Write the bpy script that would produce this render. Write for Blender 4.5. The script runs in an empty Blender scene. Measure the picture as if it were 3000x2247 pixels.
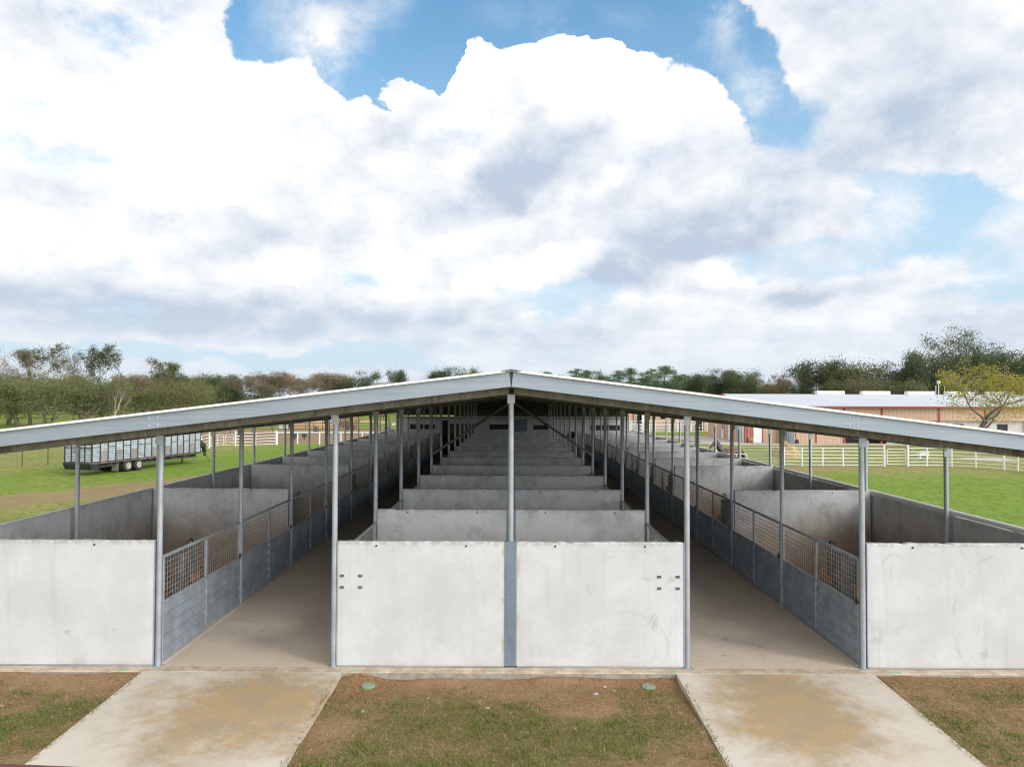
import bpy, math, random
from math import sin, cos, pi, radians as R
from mathutils import Vector, Matrix, noise as mnoise
random.seed(7)
scene = bpy.context.scene
col = scene.collection

# ------------------------------------------------------------------ camera
CAM = Vector((0.03, 0.0, 4.62))
FPX = 2079.0                                   # focal length in photo pixels (3000 wide)
CROT = Matrix.Rotation(R(0.083), 3, 'Z') @ Matrix.Rotation(R(90 + 1.364), 3, 'X') @ Matrix.Rotation(R(0.2), 3, 'Z')
cd = bpy.data.cameras.new('camera')
cam = bpy.data.objects.new('camera', cd)
col.objects.link(cam)
cam.matrix_world = Matrix.Translation(CAM) @ CROT.to_4x4()
cd.sensor_width = 36; cd.sensor_fit = 'HORIZONTAL'; cd.lens = 36 * FPX / 3000
cd.clip_start = 0.1; cd.clip_end = 6000
scene.camera = cam

def ray(sx, sy):
    return CROT @ Vector(((sx - 1500) / FPX, -(sy - 1123.5) / FPX, -1))
def at(sx, sy, Y=None, z=None):
    d = ray(sx, sy)
    t = (Y - CAM.y) / d.y if Y is not None else (z - CAM.z) / d.z
    return CAM + d * t
def px_z(sx, sy, Y):
    return at(sx, sy, Y=Y).z

# ------------------------------------------------------------------ node helpers
def N(nt, t, ins=None, **props):
    n = nt.nodes.new(t)
    for k, v in props.items():
        setattr(n, k, v)
    for k, v in (ins or {}).items():
        s = n.inputs[k]
        if isinstance(v, bpy.types.NodeSocket):
            nt.links.new(v, s)
        else:
            if s.type == 'RGBA' and len(v) == 3: v = (*v, 1)
            s.default_value = v
    return n
def M_(nt, op, a, b=0.0, clamp=False, c=None):
    ins = {0: a, 1: b}
    if c is not None: ins[2] = c
    n = N(nt, 'ShaderNodeMath', ins, operation=op); n.use_clamp = clamp
    return n.outputs[0]
def mixc(nt, f, a, b):
    n = nt.nodes.new('ShaderNodeMix'); n.data_type = 'RGBA'
    for i, v in ((0, f), (6, a), (7, b)):
        if isinstance(v, bpy.types.NodeSocket): nt.links.new(v, n.inputs[i])
        else: n.inputs[i].default_value = v if i == 0 else (*v, 1)
    return n.outputs[2]
def ramp(nt, f, lo, hi, a=0.0, b=1.0, smooth=True):
    n = N(nt, 'ShaderNodeMapRange', {0: f, 1: lo, 2: hi, 3: a, 4: b})
    n.interpolation_type = 'SMOOTHSTEP' if smooth else 'LINEAR'
    return n.outputs[0]
def noise(nt, vec, scale, detail=4, rough=0.55, dist=0.0):
    return N(nt, 'ShaderNodeTexNoise', {'Vector': vec, 'Scale': scale, 'Detail': detail, 'Roughness': rough, 'Distortion': dist}).outputs[0]
def mapv(nt, vec, scale=(1, 1, 1), loc=(0, 0, 0), rot=(0, 0, 0), kind='POINT'):
    return N(nt, 'ShaderNodeMapping', {'Vector': vec, 'Location': loc, 'Rotation': rot, 'Scale': scale}, vector_type=kind).outputs[0]
def blob(nt, vec, cx, cy, rx, ry, rot=0.0):
    v = mapv(nt, vec, (rx, ry, 1), (cx, cy, 0), (0, 0, R(rot)), 'TEXTURE')
    return N(nt, 'ShaderNodeTexGradient', {'Vector': v}, gradient_type='SPHERICAL').outputs[1]
def flat(nt, vec):
    s = N(nt, 'ShaderNodeSeparateXYZ', {0: vec})
    return N(nt, 'ShaderNodeCombineXYZ', {0: s.outputs[0], 1: s.outputs[1], 2: 0.0}).outputs[0], s
def new_mat(name):
    m = bpy.data.materials.new(name); m.use_nodes = True
    nt = m.node_tree
    return m, nt, nt.nodes['Principled BSDF']
def wpos(nt):
    return N(nt, 'ShaderNodeNewGeometry').outputs['Position']
def opos(nt):
    return N(nt, 'ShaderNodeTexCoord').outputs['Object']
def setin(nt, bs, **kw):
    for k, v in kw.items():
        s = bs.inputs[k.replace('_', ' ')]
        if isinstance(v, bpy.types.NodeSocket): nt.links.new(v, s)
        elif s.type == 'RGBA': s.default_value = (*v, 1)
        else: s.default_value = v
def bump(nt, bs, h, strength=0.3, dist=0.02):
    b = N(nt, 'ShaderNodeBump', {'Height': h, 'Strength': strength, 'Distance': dist})
    nt.links.new(b.outputs[0], bs.inputs['Normal'])
def simple(name, c1, c2=None, scale=6.0, rough=0.7, metal=0.0, bmp=0.0, stretch=(1, 1, 1), space='w', detail=5, c3=None, scale3=0.5):
    m, nt, bs = new_mat(name)
    p = wpos(nt) if space == 'w' else opos(nt)
    if stretch != (1, 1, 1): p = mapv(nt, p, stretch)
    c2 = c2 or tuple(x * 0.75 for x in c1)
    n = noise(nt, p, scale, detail)
    c = mixc(nt, ramp(nt, n, 0.3, 0.7), c1, c2)
    if c3:
        c = mixc(nt, ramp(nt, noise(nt, p, scale3, 5, 0.6), 0.48, 0.68), c, c3)
    setin(nt, bs, Base_Color=c, Roughness=rough, Metallic=metal)
    if bmp: bump(nt, bs, n, bmp, 0.01)
    return m

# ------------------------------------------------------------------ mesh builder
class MB:
    def __init__(s): s.v = []; s.f = []; s.sm = False
    def add(s, vs, fs):
        b = len(s.v); s.v += [tuple(x) for x in vs]; s.f += [tuple(i + b for i in f) for f in fs]; return s
    def box(s, x0, x1, y0, y1, z0, z1):
        return s.add([(x0,y0,z0),(x1,y0,z0),(x1,y1,z0),(x0,y1,z0),(x0,y0,z1),(x1,y0,z1),(x1,y1,z1),(x0,y1,z1)],
                     [(0,3,2,1),(4,5,6,7),(0,1,5,4),(1,2,6,5),(2,3,7,6),(3,0,4,7)])
    def bbox(s, x0, x1, y0, y1, z0, z1, b=0.01):
        """box with chamfered vertical-section edges (12 edges via nested rings)"""
        def ring(xa, xb, ya, yb, z): return [(xa,ya,z),(xb,ya,z),(xb,yb,z),(xa,yb,z)]
        vs = []
        def oct_(d, z):
            return [(x0+b-d+d,y0-0+0,z)]
        # octagonal rings
        def o(i, z):
            return [(x0+i+b,y0+i,z),(x1-i-b,y0+i,z),(x1-i,y0+i+b,z),(x1-i,y1-i-b,z),(x1-i-b,y1-i,z),(x0+i+b,y1-i,z),(x0+i,y1-i-b,z),(x0+i,y0+i+b,z)]
        rings = [o(b, z0), o(0, z0 + b), o(0, z1 - b), o(b, z1)]
        for r in rings: vs += r
        fs = [tuple(range(7, -1, -1)), tuple(range(24, 32))]
        for k in range(3):
            for i in range(8):
                j = (i + 1) % 8
                fs.append((k*8+i, k*8+j, k*8+8+j, k*8+8+i))
        return s.add(vs, fs)
    def bar(s, p, q, w, h=None, up=(0, 0, 1)):
        p, q = Vector(p), Vector(q); h = h or w
        d = (q - p).normalized(); u = Vector(up)
        if abs(d.dot(u)) > 0.98: u = Vector((0, 1, 0))
        r = d.cross(u).normalized(); u = r.cross(d).normalized()
        vs = []
        for c in (p, q):
            for a, b in ((-1,-1),(1,-1),(1,1),(-1,1)): vs.append(c + r*(a*w/2) + u*(b*h/2))
        return s.add(vs, [(0,1,2,3),(7,6,5,4),(0,4,5,1),(1,5,6,2),(2,6,7,3),(3,7,4,0)])
    def tube(s, pts, rad, n=8, cap=True):
        pts = [Vector(p) for p in pts]
        rad = rad if isinstance(rad, (list, tuple)) else [rad] * len(pts)
        vs = []; prev = None
        for i, p in enumerate(pts):
            d = (pts[min(i+1, len(pts)-1)] - pts[max(i-1, 0)]).normalized()
            if prev is None:
                u = Vector((0, 0, 1)) if abs(d.z) < 0.9 else Vector((1, 0, 0))
                r = d.cross(u).normalized()
            else:
                r = (prev - d * prev.dot(d)).normalized()
            prev = r; b = d.cross(r)
            for k in range(n):
                a = 2*pi*k/n
                vs.append(p + (r*cos(a) + b*sin(a)) * rad[i])
        fs = []
        for i in range(len(pts)-1):
            for k in range(n):
                j = (k+1) % n
                fs.append((i*n+k, i*n+j, i*n+n+j, i*n+n+k))
        if cap:
            fs.append(tuple(range(n-1, -1, -1))); m = (len(pts)-1)*n
            fs.append(tuple(range(m, m+n)))
        return s.add(vs, fs)
    def lathe(s, prof, n=20, c=(0, 0, 0), axis='z'):
        vs = []
        for r, h in prof:
            for k in range(n):
                a = 2*pi*k/n
                if axis == 'z': vs.append((c[0]+r*cos(a), c[1]+r*sin(a), c[2]+h))
                elif axis == 'x': vs.append((c[0]+h, c[1]+r*cos(a), c[2]+r*sin(a)))
                else: vs.append((c[0]+r*sin(a), c[1]+h, c[2]+r*cos(a)))
        fs = []
        for i in range(len(prof)-1):
            for k in range(n):
                j = (k+1) % n
                fs.append((i*n+k, i*n+j, i*n+n+j, i*n+n+k))
        fs.append(tuple(range(n-1, -1, -1))); m = (len(prof)-1)*n
        fs.append(tuple(range(m, m+n)))
        return s.add(vs, fs)
    def prism(s, poly, a, b, plane='xz'):
        """extrude a polygon; plane 'xz' along y, 'yz' along x, 'xy' along z"""
        n = len(poly); vs = []
        for e in (a, b):
            for u, w in poly:
                vs.append((u, e, w) if plane == 'xz' else ((e, u, w) if plane == 'yz' else (u, w, e)))
        fs = [tuple(range(n)), tuple(range(2*n-1, n-1, -1))]
        for i in range(n):
            j = (i+1) % n
            fs.append((i, n+i, n+j, j))
        return s.add(vs, fs)
    def mesh(s, name, mat, smooth=False):
        me = bpy.data.meshes.new(name)
        me.from_pydata(s.v, [], s.f)
        if mat:
            for m in (mat if isinstance(mat, (list, tuple)) else [mat]): me.materials.append(m)
        import bmesh
        if len(s.f) < 4000:
            bm = bmesh.new(); bm.from_mesh(me); bmesh.ops.recalc_face_normals(bm, faces=bm.faces); bm.to_mesh(me); bm.free()
        if smooth or s.sm:
            me.polygons.foreach_set('use_smooth', [True]*len(me.polygons))
            try: me.set_sharp_from_angle(angle=R(38))
            except Exception: pass
        return me
    def build(s, name, mat, parent=None, loc=None, rz=0.0, smooth=False):
        o = bpy.data.objects.new(name, s.mesh(name, mat, smooth))
        col.objects.link(o)
        if parent: o.parent = parent
        if loc: o.location = loc
        if rz: o.rotation_euler = (0, 0, rz)
        return o
def put(name, me, parent=None, loc=(0, 0, 0), rz=0.0):
    o = bpy.data.objects.new(name, me); col.objects.link(o)
    o.parent = parent; o.location = loc; o.rotation_euler = (0, 0, rz)
    return o
def empty(name, loc=(0, 0, 0), rz=0.0):
    o = bpy.data.objects.new(name, None); col.objects.link(o)
    o.empty_display_size = 0.2; o.location = loc; o.rotation_euler = (0, 0, rz)
    return o
def tag(o, label=None, cat=None, group=None, kind=None):
    for k, v in (('label', label), ('category', cat), ('group', group), ('kind', kind)):
        if v: o[k] = v
        elif v is None and k in o and k != 'kind': pass
    return o
KIDS = {}
def copy_tree(o, parent=None):
    c = o.copy(); col.objects.link(c)
    if parent: c.parent = parent
    for ch in list(o.children): copy_tree(ch, c)
    return c

# ------------------------------------------------------------------ world: sky with broken cumulus
def build_world(sun_el, sun_az):
    w = bpy.data.worlds.new('World'); scene.world = w; w.use_nodes = True
    nt = w.node_tree; nt.nodes.clear()
    out = N(nt, 'ShaderNodeOutputWorld')
    d = N(nt, 'ShaderNodeTexCoord').outputs['Generated']
    s = N(nt, 'ShaderNodeSeparateXYZ', {0: d})
    az = M_(nt, 'ARCTAN2', s.outputs[0], s.outputs[1])
    el = M_(nt, 'ARCSINE', s.outputs[2])
    uv = N(nt, 'ShaderNodeCombineXYZ', {0: az, 1: el, 2: 0.0}).outputs[0]
    # billowy warp of the lookup, so that the outlines are cauliflower-like
    dn = mapv(nt, d, (1, 1, 1.35))
    wn = N(nt, 'ShaderNodeTexNoise', {'Vector': dn, 'Scale': 7.0, 'Detail': 5.0, 'Roughness': 0.6})
    wv = N(nt, 'ShaderNodeVectorMath', {0: wn.outputs['Color'], 1: (0.5, 0.5, 0.5)}, operation='SUBTRACT').outputs[0]
    wv = N(nt, 'ShaderNodeVectorMath', {0: wv, 3: 0.11}, operation='SCALE').outputs[0]
    uvw = flat(nt, N(nt, 'ShaderNodeVectorMath', {0: uv, 1: wv}, operation='ADD').outputs[0])[0]
    def B(sx, sy, rx, ry, rot=0, vec=None):
        v = ray(sx, sy).normalized()
        a = math.atan2(v.x, v.y); e = math.asin(v.z)
        k = 1 / FPX * math.cos(a) ** 1.0
        return blob(nt, vec or uvw, a, e, rx * k, ry * k, rot)
    def total(lst, vec=None):
        acc = None
        for (wt, *a) in lst:
            x = M_(nt, 'MULTIPLY', B(*a, vec=vec), wt)
            acc = x if acc is None else M_(nt, 'ADD', acc, x)
        return acc
    n1 = noise(nt, dn, 2.6, 9, 0.58)
    n2 = noise(nt, dn, 10.0, 7, 0.62)
    off = N(nt, 'ShaderNodeVectorMath', {0: dn, 1: (0.012, 0.0, -0.035)}, operation='ADD').outputs[0]
    n2b = noise(nt, off, 10.0, 7, 0.62)
    n1b = noise(nt, N(nt, 'ShaderNodeVectorMath', {0: dn, 1: (0.03, 0.0, -0.09)}, operation='ADD').outputs[0], 2.6, 9, 0.58)
    # blue gaps
    n3 = noise(nt, dn, 26.0, 5, 0.6)
    dw = N(nt, 'ShaderNodeVectorMath', {0: dn, 1: N(nt, 'ShaderNodeVectorMath', {0: wv, 3: 0.6}, operation='SCALE').outputs[0]}, operation='ADD').outputs[0]
    bl1 = N(nt, 'ShaderNodeTexVoronoi', {'Vector': dw, 'Scale': 15.0}, feature='F1').outputs['Distance']
    bill = M_(nt, 'MULTIPLY', M_(nt, 'SUBTRACT', 0.45, bl1), 0.55)
    low = mapv(nt, d, (1, 1, 4.5)); nl = noise(nt, low, 7.0, 7, 0.6)
    nearh = ramp(nt, el, 0.05, 0.24, 1.0, 0.0)
    hole = total(BLUE); soft = total(SOFT)
    wisp = total(WISP)
    fine = M_(nt, 'ADD', M_(nt, 'MULTIPLY', M_(nt, 'SUBTRACT', n2, 0.5), 0.95), M_(nt, 'MULTIPLY', M_(nt, 'SUBTRACT', n3, 0.5), 0.55))
    big = M_(nt, 'MULTIPLY', M_(nt, 'SUBTRACT', n1, 0.5), 0.35)
    rough_ = M_(nt, 'MULTIPLY', M_(nt, 'ADD', M_(nt, 'MULTIPLY', fine, 0.85), bill), ramp(nt, hole, 0.0, 0.35, 0.35, 1.0))
    c = M_(nt, 'ADD', M_(nt, 'ADD', M_(nt, 'SUBTRACT', 0.44, hole), M_(nt, 'MULTIPLY', big, 0.7)), rough_)
    sofz = M_(nt, 'ADD', B(2300, 180, 420, 420), M_(nt, 'MULTIPLY', B(860, 120, 240, 200), 0.8))
    a1 = ramp(nt, M_(nt, 'DIVIDE', c, M_(nt, 'ADD', 1.0, M_(nt, 'MULTIPLY', sofz, 4.0))), -0.01, 0.10)
    ws = N(nt, 'ShaderNodeTexNoise', {'Vector': mapv(nt, d, (1, 1, 1.2)), 'Scale': 8.0, 'Detail': 9.0, 'Roughness': 0.64, 'Distortion': 0.15}).outputs[0]
    a2 = M_(nt, 'MULTIPLY', M_(nt, 'MULTIPLY', wisp, 1.2), ramp(nt, M_(nt, 'ADD', ws, M_(nt, 'MULTIPLY', wisp, 0.12)), 0.42, 0.70), True)
    c2 = M_(nt, 'ADD', M_(nt, 'ADD', M_(nt, 'MULTIPLY', M_(nt, 'MULTIPLY', M_(nt, 'SUBTRACT', nl, 0.50), nearh), 2.0), M_(nt, 'SUBTRACT', 0.50, soft)), M_(nt, 'ADD', M_(nt, 'MULTIPLY', fine, 0.9), big))
    a3 = ramp(nt, c2, -0.15, 0.42)
    alpha = M_(nt, 'MULTIPLY', M_(nt, 'MAXIMUM', a1, a2), a3)
    veil = M_(nt, 'ADD', 0.06, M_(nt, 'MULTIPLY', M_(nt, 'ADD', B(2700, 760, 900, 420), B(1640, 880, 500, 160)), M_(nt, 'MULTIPLY', ramp(nt, ws, 0.34, 0.66), 1.1)), True)
    alpha = M_(nt, 'ADD', alpha, M_(nt, 'MULTIPLY', M_(nt, 'SUBTRACT', 1.0, alpha), veil))
    # grey undersides
    g = total(GREY)
    g = M_(nt, 'ADD', g, M_(nt, 'MULTIPLY', M_(nt, 'SUBTRACT', n2b, n2), 1.6))
    g = M_(nt, 'ADD', g, M_(nt, 'MULTIPLY', M_(nt, 'SUBTRACT', n1b, n1), 1.0))
    g = M_(nt, 'ADD', g, M_(nt, 'MULTIPLY', M_(nt, 'SUBTRACT', n1, 0.5), 0.45))
    g = M_(nt, 'ADD', g, M_(nt, 'MULTIPLY', M_(nt, 'SUBTRACT', bl1, 0.38), 0.35))
    g = M_(nt, 'ADD', g, M_(nt, 'MULTIPLY', M_(nt, 'MULTIPLY', M_(nt, 'SUBTRACT', 0.5, nl), nearh), 1.6))
    g = M_(nt, 'ADD', g, 0.06)
    gs = ramp(nt, g, -0.15, 0.95, smooth=False)
    ccol = mixc(nt, gs, (0.80, 0.80, 0.805), (0.405, 0.475, 0.575))
    # milky air towards the horizon
    hz = ramp(nt, el, 0.0, 0.17, 1.0, 0.0)
    ccol = mixc(nt, M_(nt, 'MULTIPLY', hz, 0.8), ccol, (0.51, 0.575, 0.65))
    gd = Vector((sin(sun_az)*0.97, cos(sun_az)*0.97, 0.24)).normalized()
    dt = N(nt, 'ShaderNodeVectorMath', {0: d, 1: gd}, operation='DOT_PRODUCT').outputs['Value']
    glow = M_(nt, 'ADD', 1.0, M_(nt, 'MULTIPLY', M_(nt, 'MULTIPLY', ramp(nt, dt, 0.12, 0.9), ramp(nt, el, 0.30, 0.75, 1.0, 0.15)), GLOW))  # low sky on the sun side brightened, added to lift the barn interior
    sky = N(nt, 'ShaderNodeTexSky', sky_type='NISHITA', sun_disc=False, sun_elevation=sun_el, sun_rotation=sun_az,
            air_density=1.0, dust_density=0.6, ozone_density=2.0)
    skyc = N(nt, 'ShaderNodeVectorMath', {0: sky.outputs[0], 1: SKYTINT}, operation='MULTIPLY').outputs[0]
    bg1 = N(nt, 'ShaderNodeBackground', {0: skyc, 1: 0.12})
    pale = N(nt, 'ShaderNodeBackground', {0: (0.47, 0.565, 0.66), 1: 1.0})
    mixp = N(nt, 'ShaderNodeMixShader', {0: ramp(nt, el, 0.0, 0.56, 0.97, 0.0), 1: bg1.outputs[0], 2: pale.outputs[0]})
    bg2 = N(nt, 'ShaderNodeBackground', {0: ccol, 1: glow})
    mx = N(nt, 'ShaderNodeMixShader', {0: alpha, 1: mixp.outputs[0], 2: bg2.outputs[0]})
    nt.links.new(mx.outputs[0], out.inputs[0])
SKYTINT = (0.72, 1.30, 1.35)
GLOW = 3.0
BLUE = [  # weight, then centre and radii given as photo columns/rows (turned into azimuth and elevation)
    (1.7, 1120, 80, 270, 235, 0), (1.7, 1560, -70, 640, 215, 0), (1.8, 1900, -30, 260, 150, 0), (1.6, 1250, 60, 170, 180, 0),
    (1.7, 2170, 170, 105, 290, 30), (1.5, 2040, 40, 150, 150, 0), (1.5, 790, 40, 130, 210, 0), (1.3, 1010, 170, 110, 130, 0),
    (-1.2, 1640, 210, 330, 110, 0), (-0.9, 1180, 240, 110, 80, 0), (-0.8, 900, 300, 200, 110, 0),
]
SOFT = [
    (1.4, 2740, 620, 290, 110, 0), (0.9, 2560, 745, 360, 60, 4), (1.0, 2960, 720, 230, 160, 0), (0.9, 2650, 530, 230, 60, -10),
    (1.1, 1640, 885, 230, 55, -4), (0.7, 2300, 770, 300, 55, 0), (0.6, 2900, 880, 300, 60, 0), (0.7, 2330, 350, 120, 130, 0),
    (0.9, 400, 1040, 900, 55, 0), (0.7, 1150, 1040, 500, 55, 0), (0.5, 1050, 820, 160, 60, 0), (0.4, 350, 60, 320, 120, 0), (0.35, 250, 480, 300, 90, 0),
]
WISP = [(1.0, 930, 110, 200, 180, 0), (0.8, 2240, 300, 170, 200, 0), (0.6, 2130, 60, 130, 130, 0), (0.45, 1130, 40, 120, 120, 0), (0.3, 1680, 60, 330, 90, 0)]
GREY = [
    (0.95, 1600, 470, 360, 120, 32), (0.6, 1440, 570, 330, 110, 20), (0.60, 2050, 650, 560, 230, 10), (0.4, 1540, 310, 130, 130, 0),
    (0.70, 150, 880, 1000, 130, 0), (0.6, 700, 930, 560, 90, 0), (0.6, 1180, 930, 420, 80, 0),
    (0.75, 2680, 340, 560, 190, 0), (0.55, 2450, 40, 350, 110, 0), (0.85, 2350, 850, 330, 45, 0), (0.5, 2700, 130, 400, 120, 0),
    (0.9, 1800, 830, 280, 75, -6), (0.35, 170, 450, 220, 40, 12), (0.6, 2050, 760, 450, 90, 0), (0.3, 100, 100, 250, 200, 0),
    (0.65, 2780, 970, 560, 110, 0), (0.5, 1700, 970, 380, 70, 0), (0.5, 1130, 400, 260, 60, 28), (0.40, 800, 700, 520, 90, 0), (0.4, 300, 600, 500, 60, 0),
    (-0.9, 1640, 790, 330, 70, 8), (-0.8, 2130, 830, 220, 60, -10), (-0.6, 2380, 940, 260, 60, 0), (-0.6, 800, 790, 170, 80, 20),
    (-0.5, 1130, 800, 180, 70, 0), (-0.7, 1800, 230, 420, 150, 0), (-0.5, 500, 300, 500, 220, 0), (-0.45, 350, 480, 900, 420, 0), (-0.3, 1500, 250, 900, 300, 0),
]
# ------------------------------------------------------------------ materials
def concrete_wall():
    m, nt, bs = new_mat('precast_concrete')
    p = wpos(nt)
    a = noise(nt, p, 1.3, 6, 0.6); b = noise(nt, p, 9.0, 6, 0.65); f = noise(nt, p, 60, 3, 0.6)
    c = mixc(nt, ramp(nt, a, 0.3, 0.7), (0.63, 0.63, 0.62), (0.55, 0.55, 0.54))
    c = mixc(nt, M_(nt, 'MULTIPLY', ramp(nt, b, 0.45, 0.75), 0.35), c, (0.50, 0.50, 0.495))
    v = noise(nt, mapv(nt, p, (3.0, 3.0, 0.25)), 2.0, 5, 0.6)            # run-down streaks
    c = mixc(nt, M_(nt, 'MULTIPLY', ramp(nt, v, 0.52, 0.75), 0.16), c, (0.30, 0.29, 0.27))
    z = N(nt, 'ShaderNodeSeparateXYZ', {0: p}).outputs[2]
    foot = M_(nt, 'MULTIPLY', ramp(nt, z, 0.0, 0.16, 1.0, 0.0), ramp(nt, a, 0.25, 0.65))   # splash dirt
    c = mixc(nt, M_(nt, 'MULTIPLY', foot, 0.55), c, (0.50, 0.42, 0.28))
    top = M_(nt, 'MULTIPLY', ramp(nt, z, 2.06, 2.16, 0.0, 1.0), ramp(nt, b, 0.40, 0.58))   # grey worn top edge
    c = mixc(nt, M_(nt, 'MULTIPLY', top, 0.7), c, (0.33, 0.32, 0.29))
    # blotches on the used inside faces
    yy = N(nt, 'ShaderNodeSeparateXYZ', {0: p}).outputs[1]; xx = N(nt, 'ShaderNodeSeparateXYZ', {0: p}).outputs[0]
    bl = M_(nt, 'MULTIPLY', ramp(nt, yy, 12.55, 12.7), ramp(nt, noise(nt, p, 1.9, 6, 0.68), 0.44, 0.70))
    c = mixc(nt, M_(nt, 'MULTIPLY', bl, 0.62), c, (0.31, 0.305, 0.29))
    # marks on the front faces: knocks, rubbed arcs, rust beside the centre column, hairline cracks
    xz = N(nt, 'ShaderNodeCombineXYZ', {0: xx, 1: z, 2: 0.0}).outputs[0]
    xw = flat(nt, N(nt, 'ShaderNodeVectorMath', {0: xz, 1: N(nt, 'ShaderNodeVectorMath', {0: N(nt, 'ShaderNodeTexNoise', {'Vector': p, 'Scale': 7.0, 'Detail': 6.0, 'Roughness': 0.75}).outputs['Color'], 3: 0.16}, operation='SCALE').outputs[0]}, operation='ADD').outputs[0])[0]
    front = ramp(nt, yy, 12.45, 12.42)
    kn = None
    for cx, cz, rx, rz in ((2.48, 0.80, 0.14, 0.18), (-7.67, 0.58, 0.10, 0.08), (2.78, 1.52, 0.10, 0.09), (2.35, 1.54, 0.10, 0.06), (-6.85, 0.63, 0.04, 0.06), (8.2, 0.25, 0.10, 0.12)):
        x = blob(nt, xw, cx + 0.08, cz + 0.08, rx, rz); kn = x if kn is None else M_(nt, 'MAXIMUM', kn, x)
    kn = ramp(nt, M_(nt, 'MULTIPLY', kn, ramp(nt, noise(nt, p, 22, 5, 0.75), 0.36, 0.60)), 0.10, 0.45)
    c = mixc(nt, M_(nt, 'MULTIPLY', M_(nt, 'MULTIPLY', kn, front), 0.5), c, (0.36, 0.34, 0.33))
    arc = None
    for cx, cz, rx, rz, rot in ((2.05, 0.45, 0.80, 0.62, 0), (2.0, 0.42, 0.62, 0.44, 0), (2.05, 1.66, 0.7, 0.42, 20), (1.8, 1.75, 0.5, 0.32, 30), (6.75, 1.1, 0.42, 1.0, 0), (7.6, 1.3, 0.6, 1.3, 10), (8.6, 0.9, 0.9, 1.2, 0)):
        g_ = blob(nt, xw, cx, cz, rx, rz, rot); x = M_(nt, 'MULTIPLY', ramp(nt, g_, 0.02, 0.05), ramp(nt, g_, 0.055, 0.085, 1.0, 0.0)); arc = x if arc is None else M_(nt, 'MAXIMUM', arc, x)
    arc = M_(nt, 'MULTIPLY', M_(nt, 'MULTIPLY', arc, front), ramp(nt, noise(nt, p, 2.4, 4, 0.7), 0.46, 0.62))
    c = mixc(nt, M_(nt, 'MULTIPLY', arc, 0.38), c, (0.34, 0.345, 0.35))
    ru = M_(nt, 'MULTIPLY', ramp(nt, M_(nt, 'ABSOLUTE', xx), 0.20, 0.11), ramp(nt, noise(nt, mapv(nt, p, (1, 1, 0.6)), 5, 4), 0.46, 0.62))
    c = mixc(nt, M_(nt, 'MULTIPLY', M_(nt, 'MULTIPLY', ru, front), 0.6), c, (0.46, 0.33, 0.18))
    # swept scratch arcs
    sw = N(nt, 'ShaderNodeTexWave', {'Vector': p, 'Scale': 0.55, 'Distortion': 9.0, 'Detail': 4.0, 'Detail Scale': 1.3}, wave_type='RINGS').outputs[1]
    sc = M_(nt, 'MULTIPLY', ramp(nt, sw, 0.93, 1.0), ramp(nt, noise(nt, p, 0.9, 3), 0.55, 0.72))
    c = mixc(nt, M_(nt, 'MULTIPLY', sc, 0.35), c, (0.33, 0.33, 0.33))
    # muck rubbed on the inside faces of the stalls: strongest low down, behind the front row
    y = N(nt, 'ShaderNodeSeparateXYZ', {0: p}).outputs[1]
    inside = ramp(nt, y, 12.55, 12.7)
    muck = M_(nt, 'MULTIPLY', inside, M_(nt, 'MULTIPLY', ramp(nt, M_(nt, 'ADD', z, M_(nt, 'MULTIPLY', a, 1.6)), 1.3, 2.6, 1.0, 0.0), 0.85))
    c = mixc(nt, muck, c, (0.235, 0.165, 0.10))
    setin(nt, bs, Base_Color=c, Roughness=0.85)
    h = M_(nt, 'ADD', M_(nt, 'MULTIPLY', b, 0.7), M_(nt, 'MULTIPLY', f, 0.3))
    bump(nt, bs, h, 0.25, 0.012)
    return m
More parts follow.
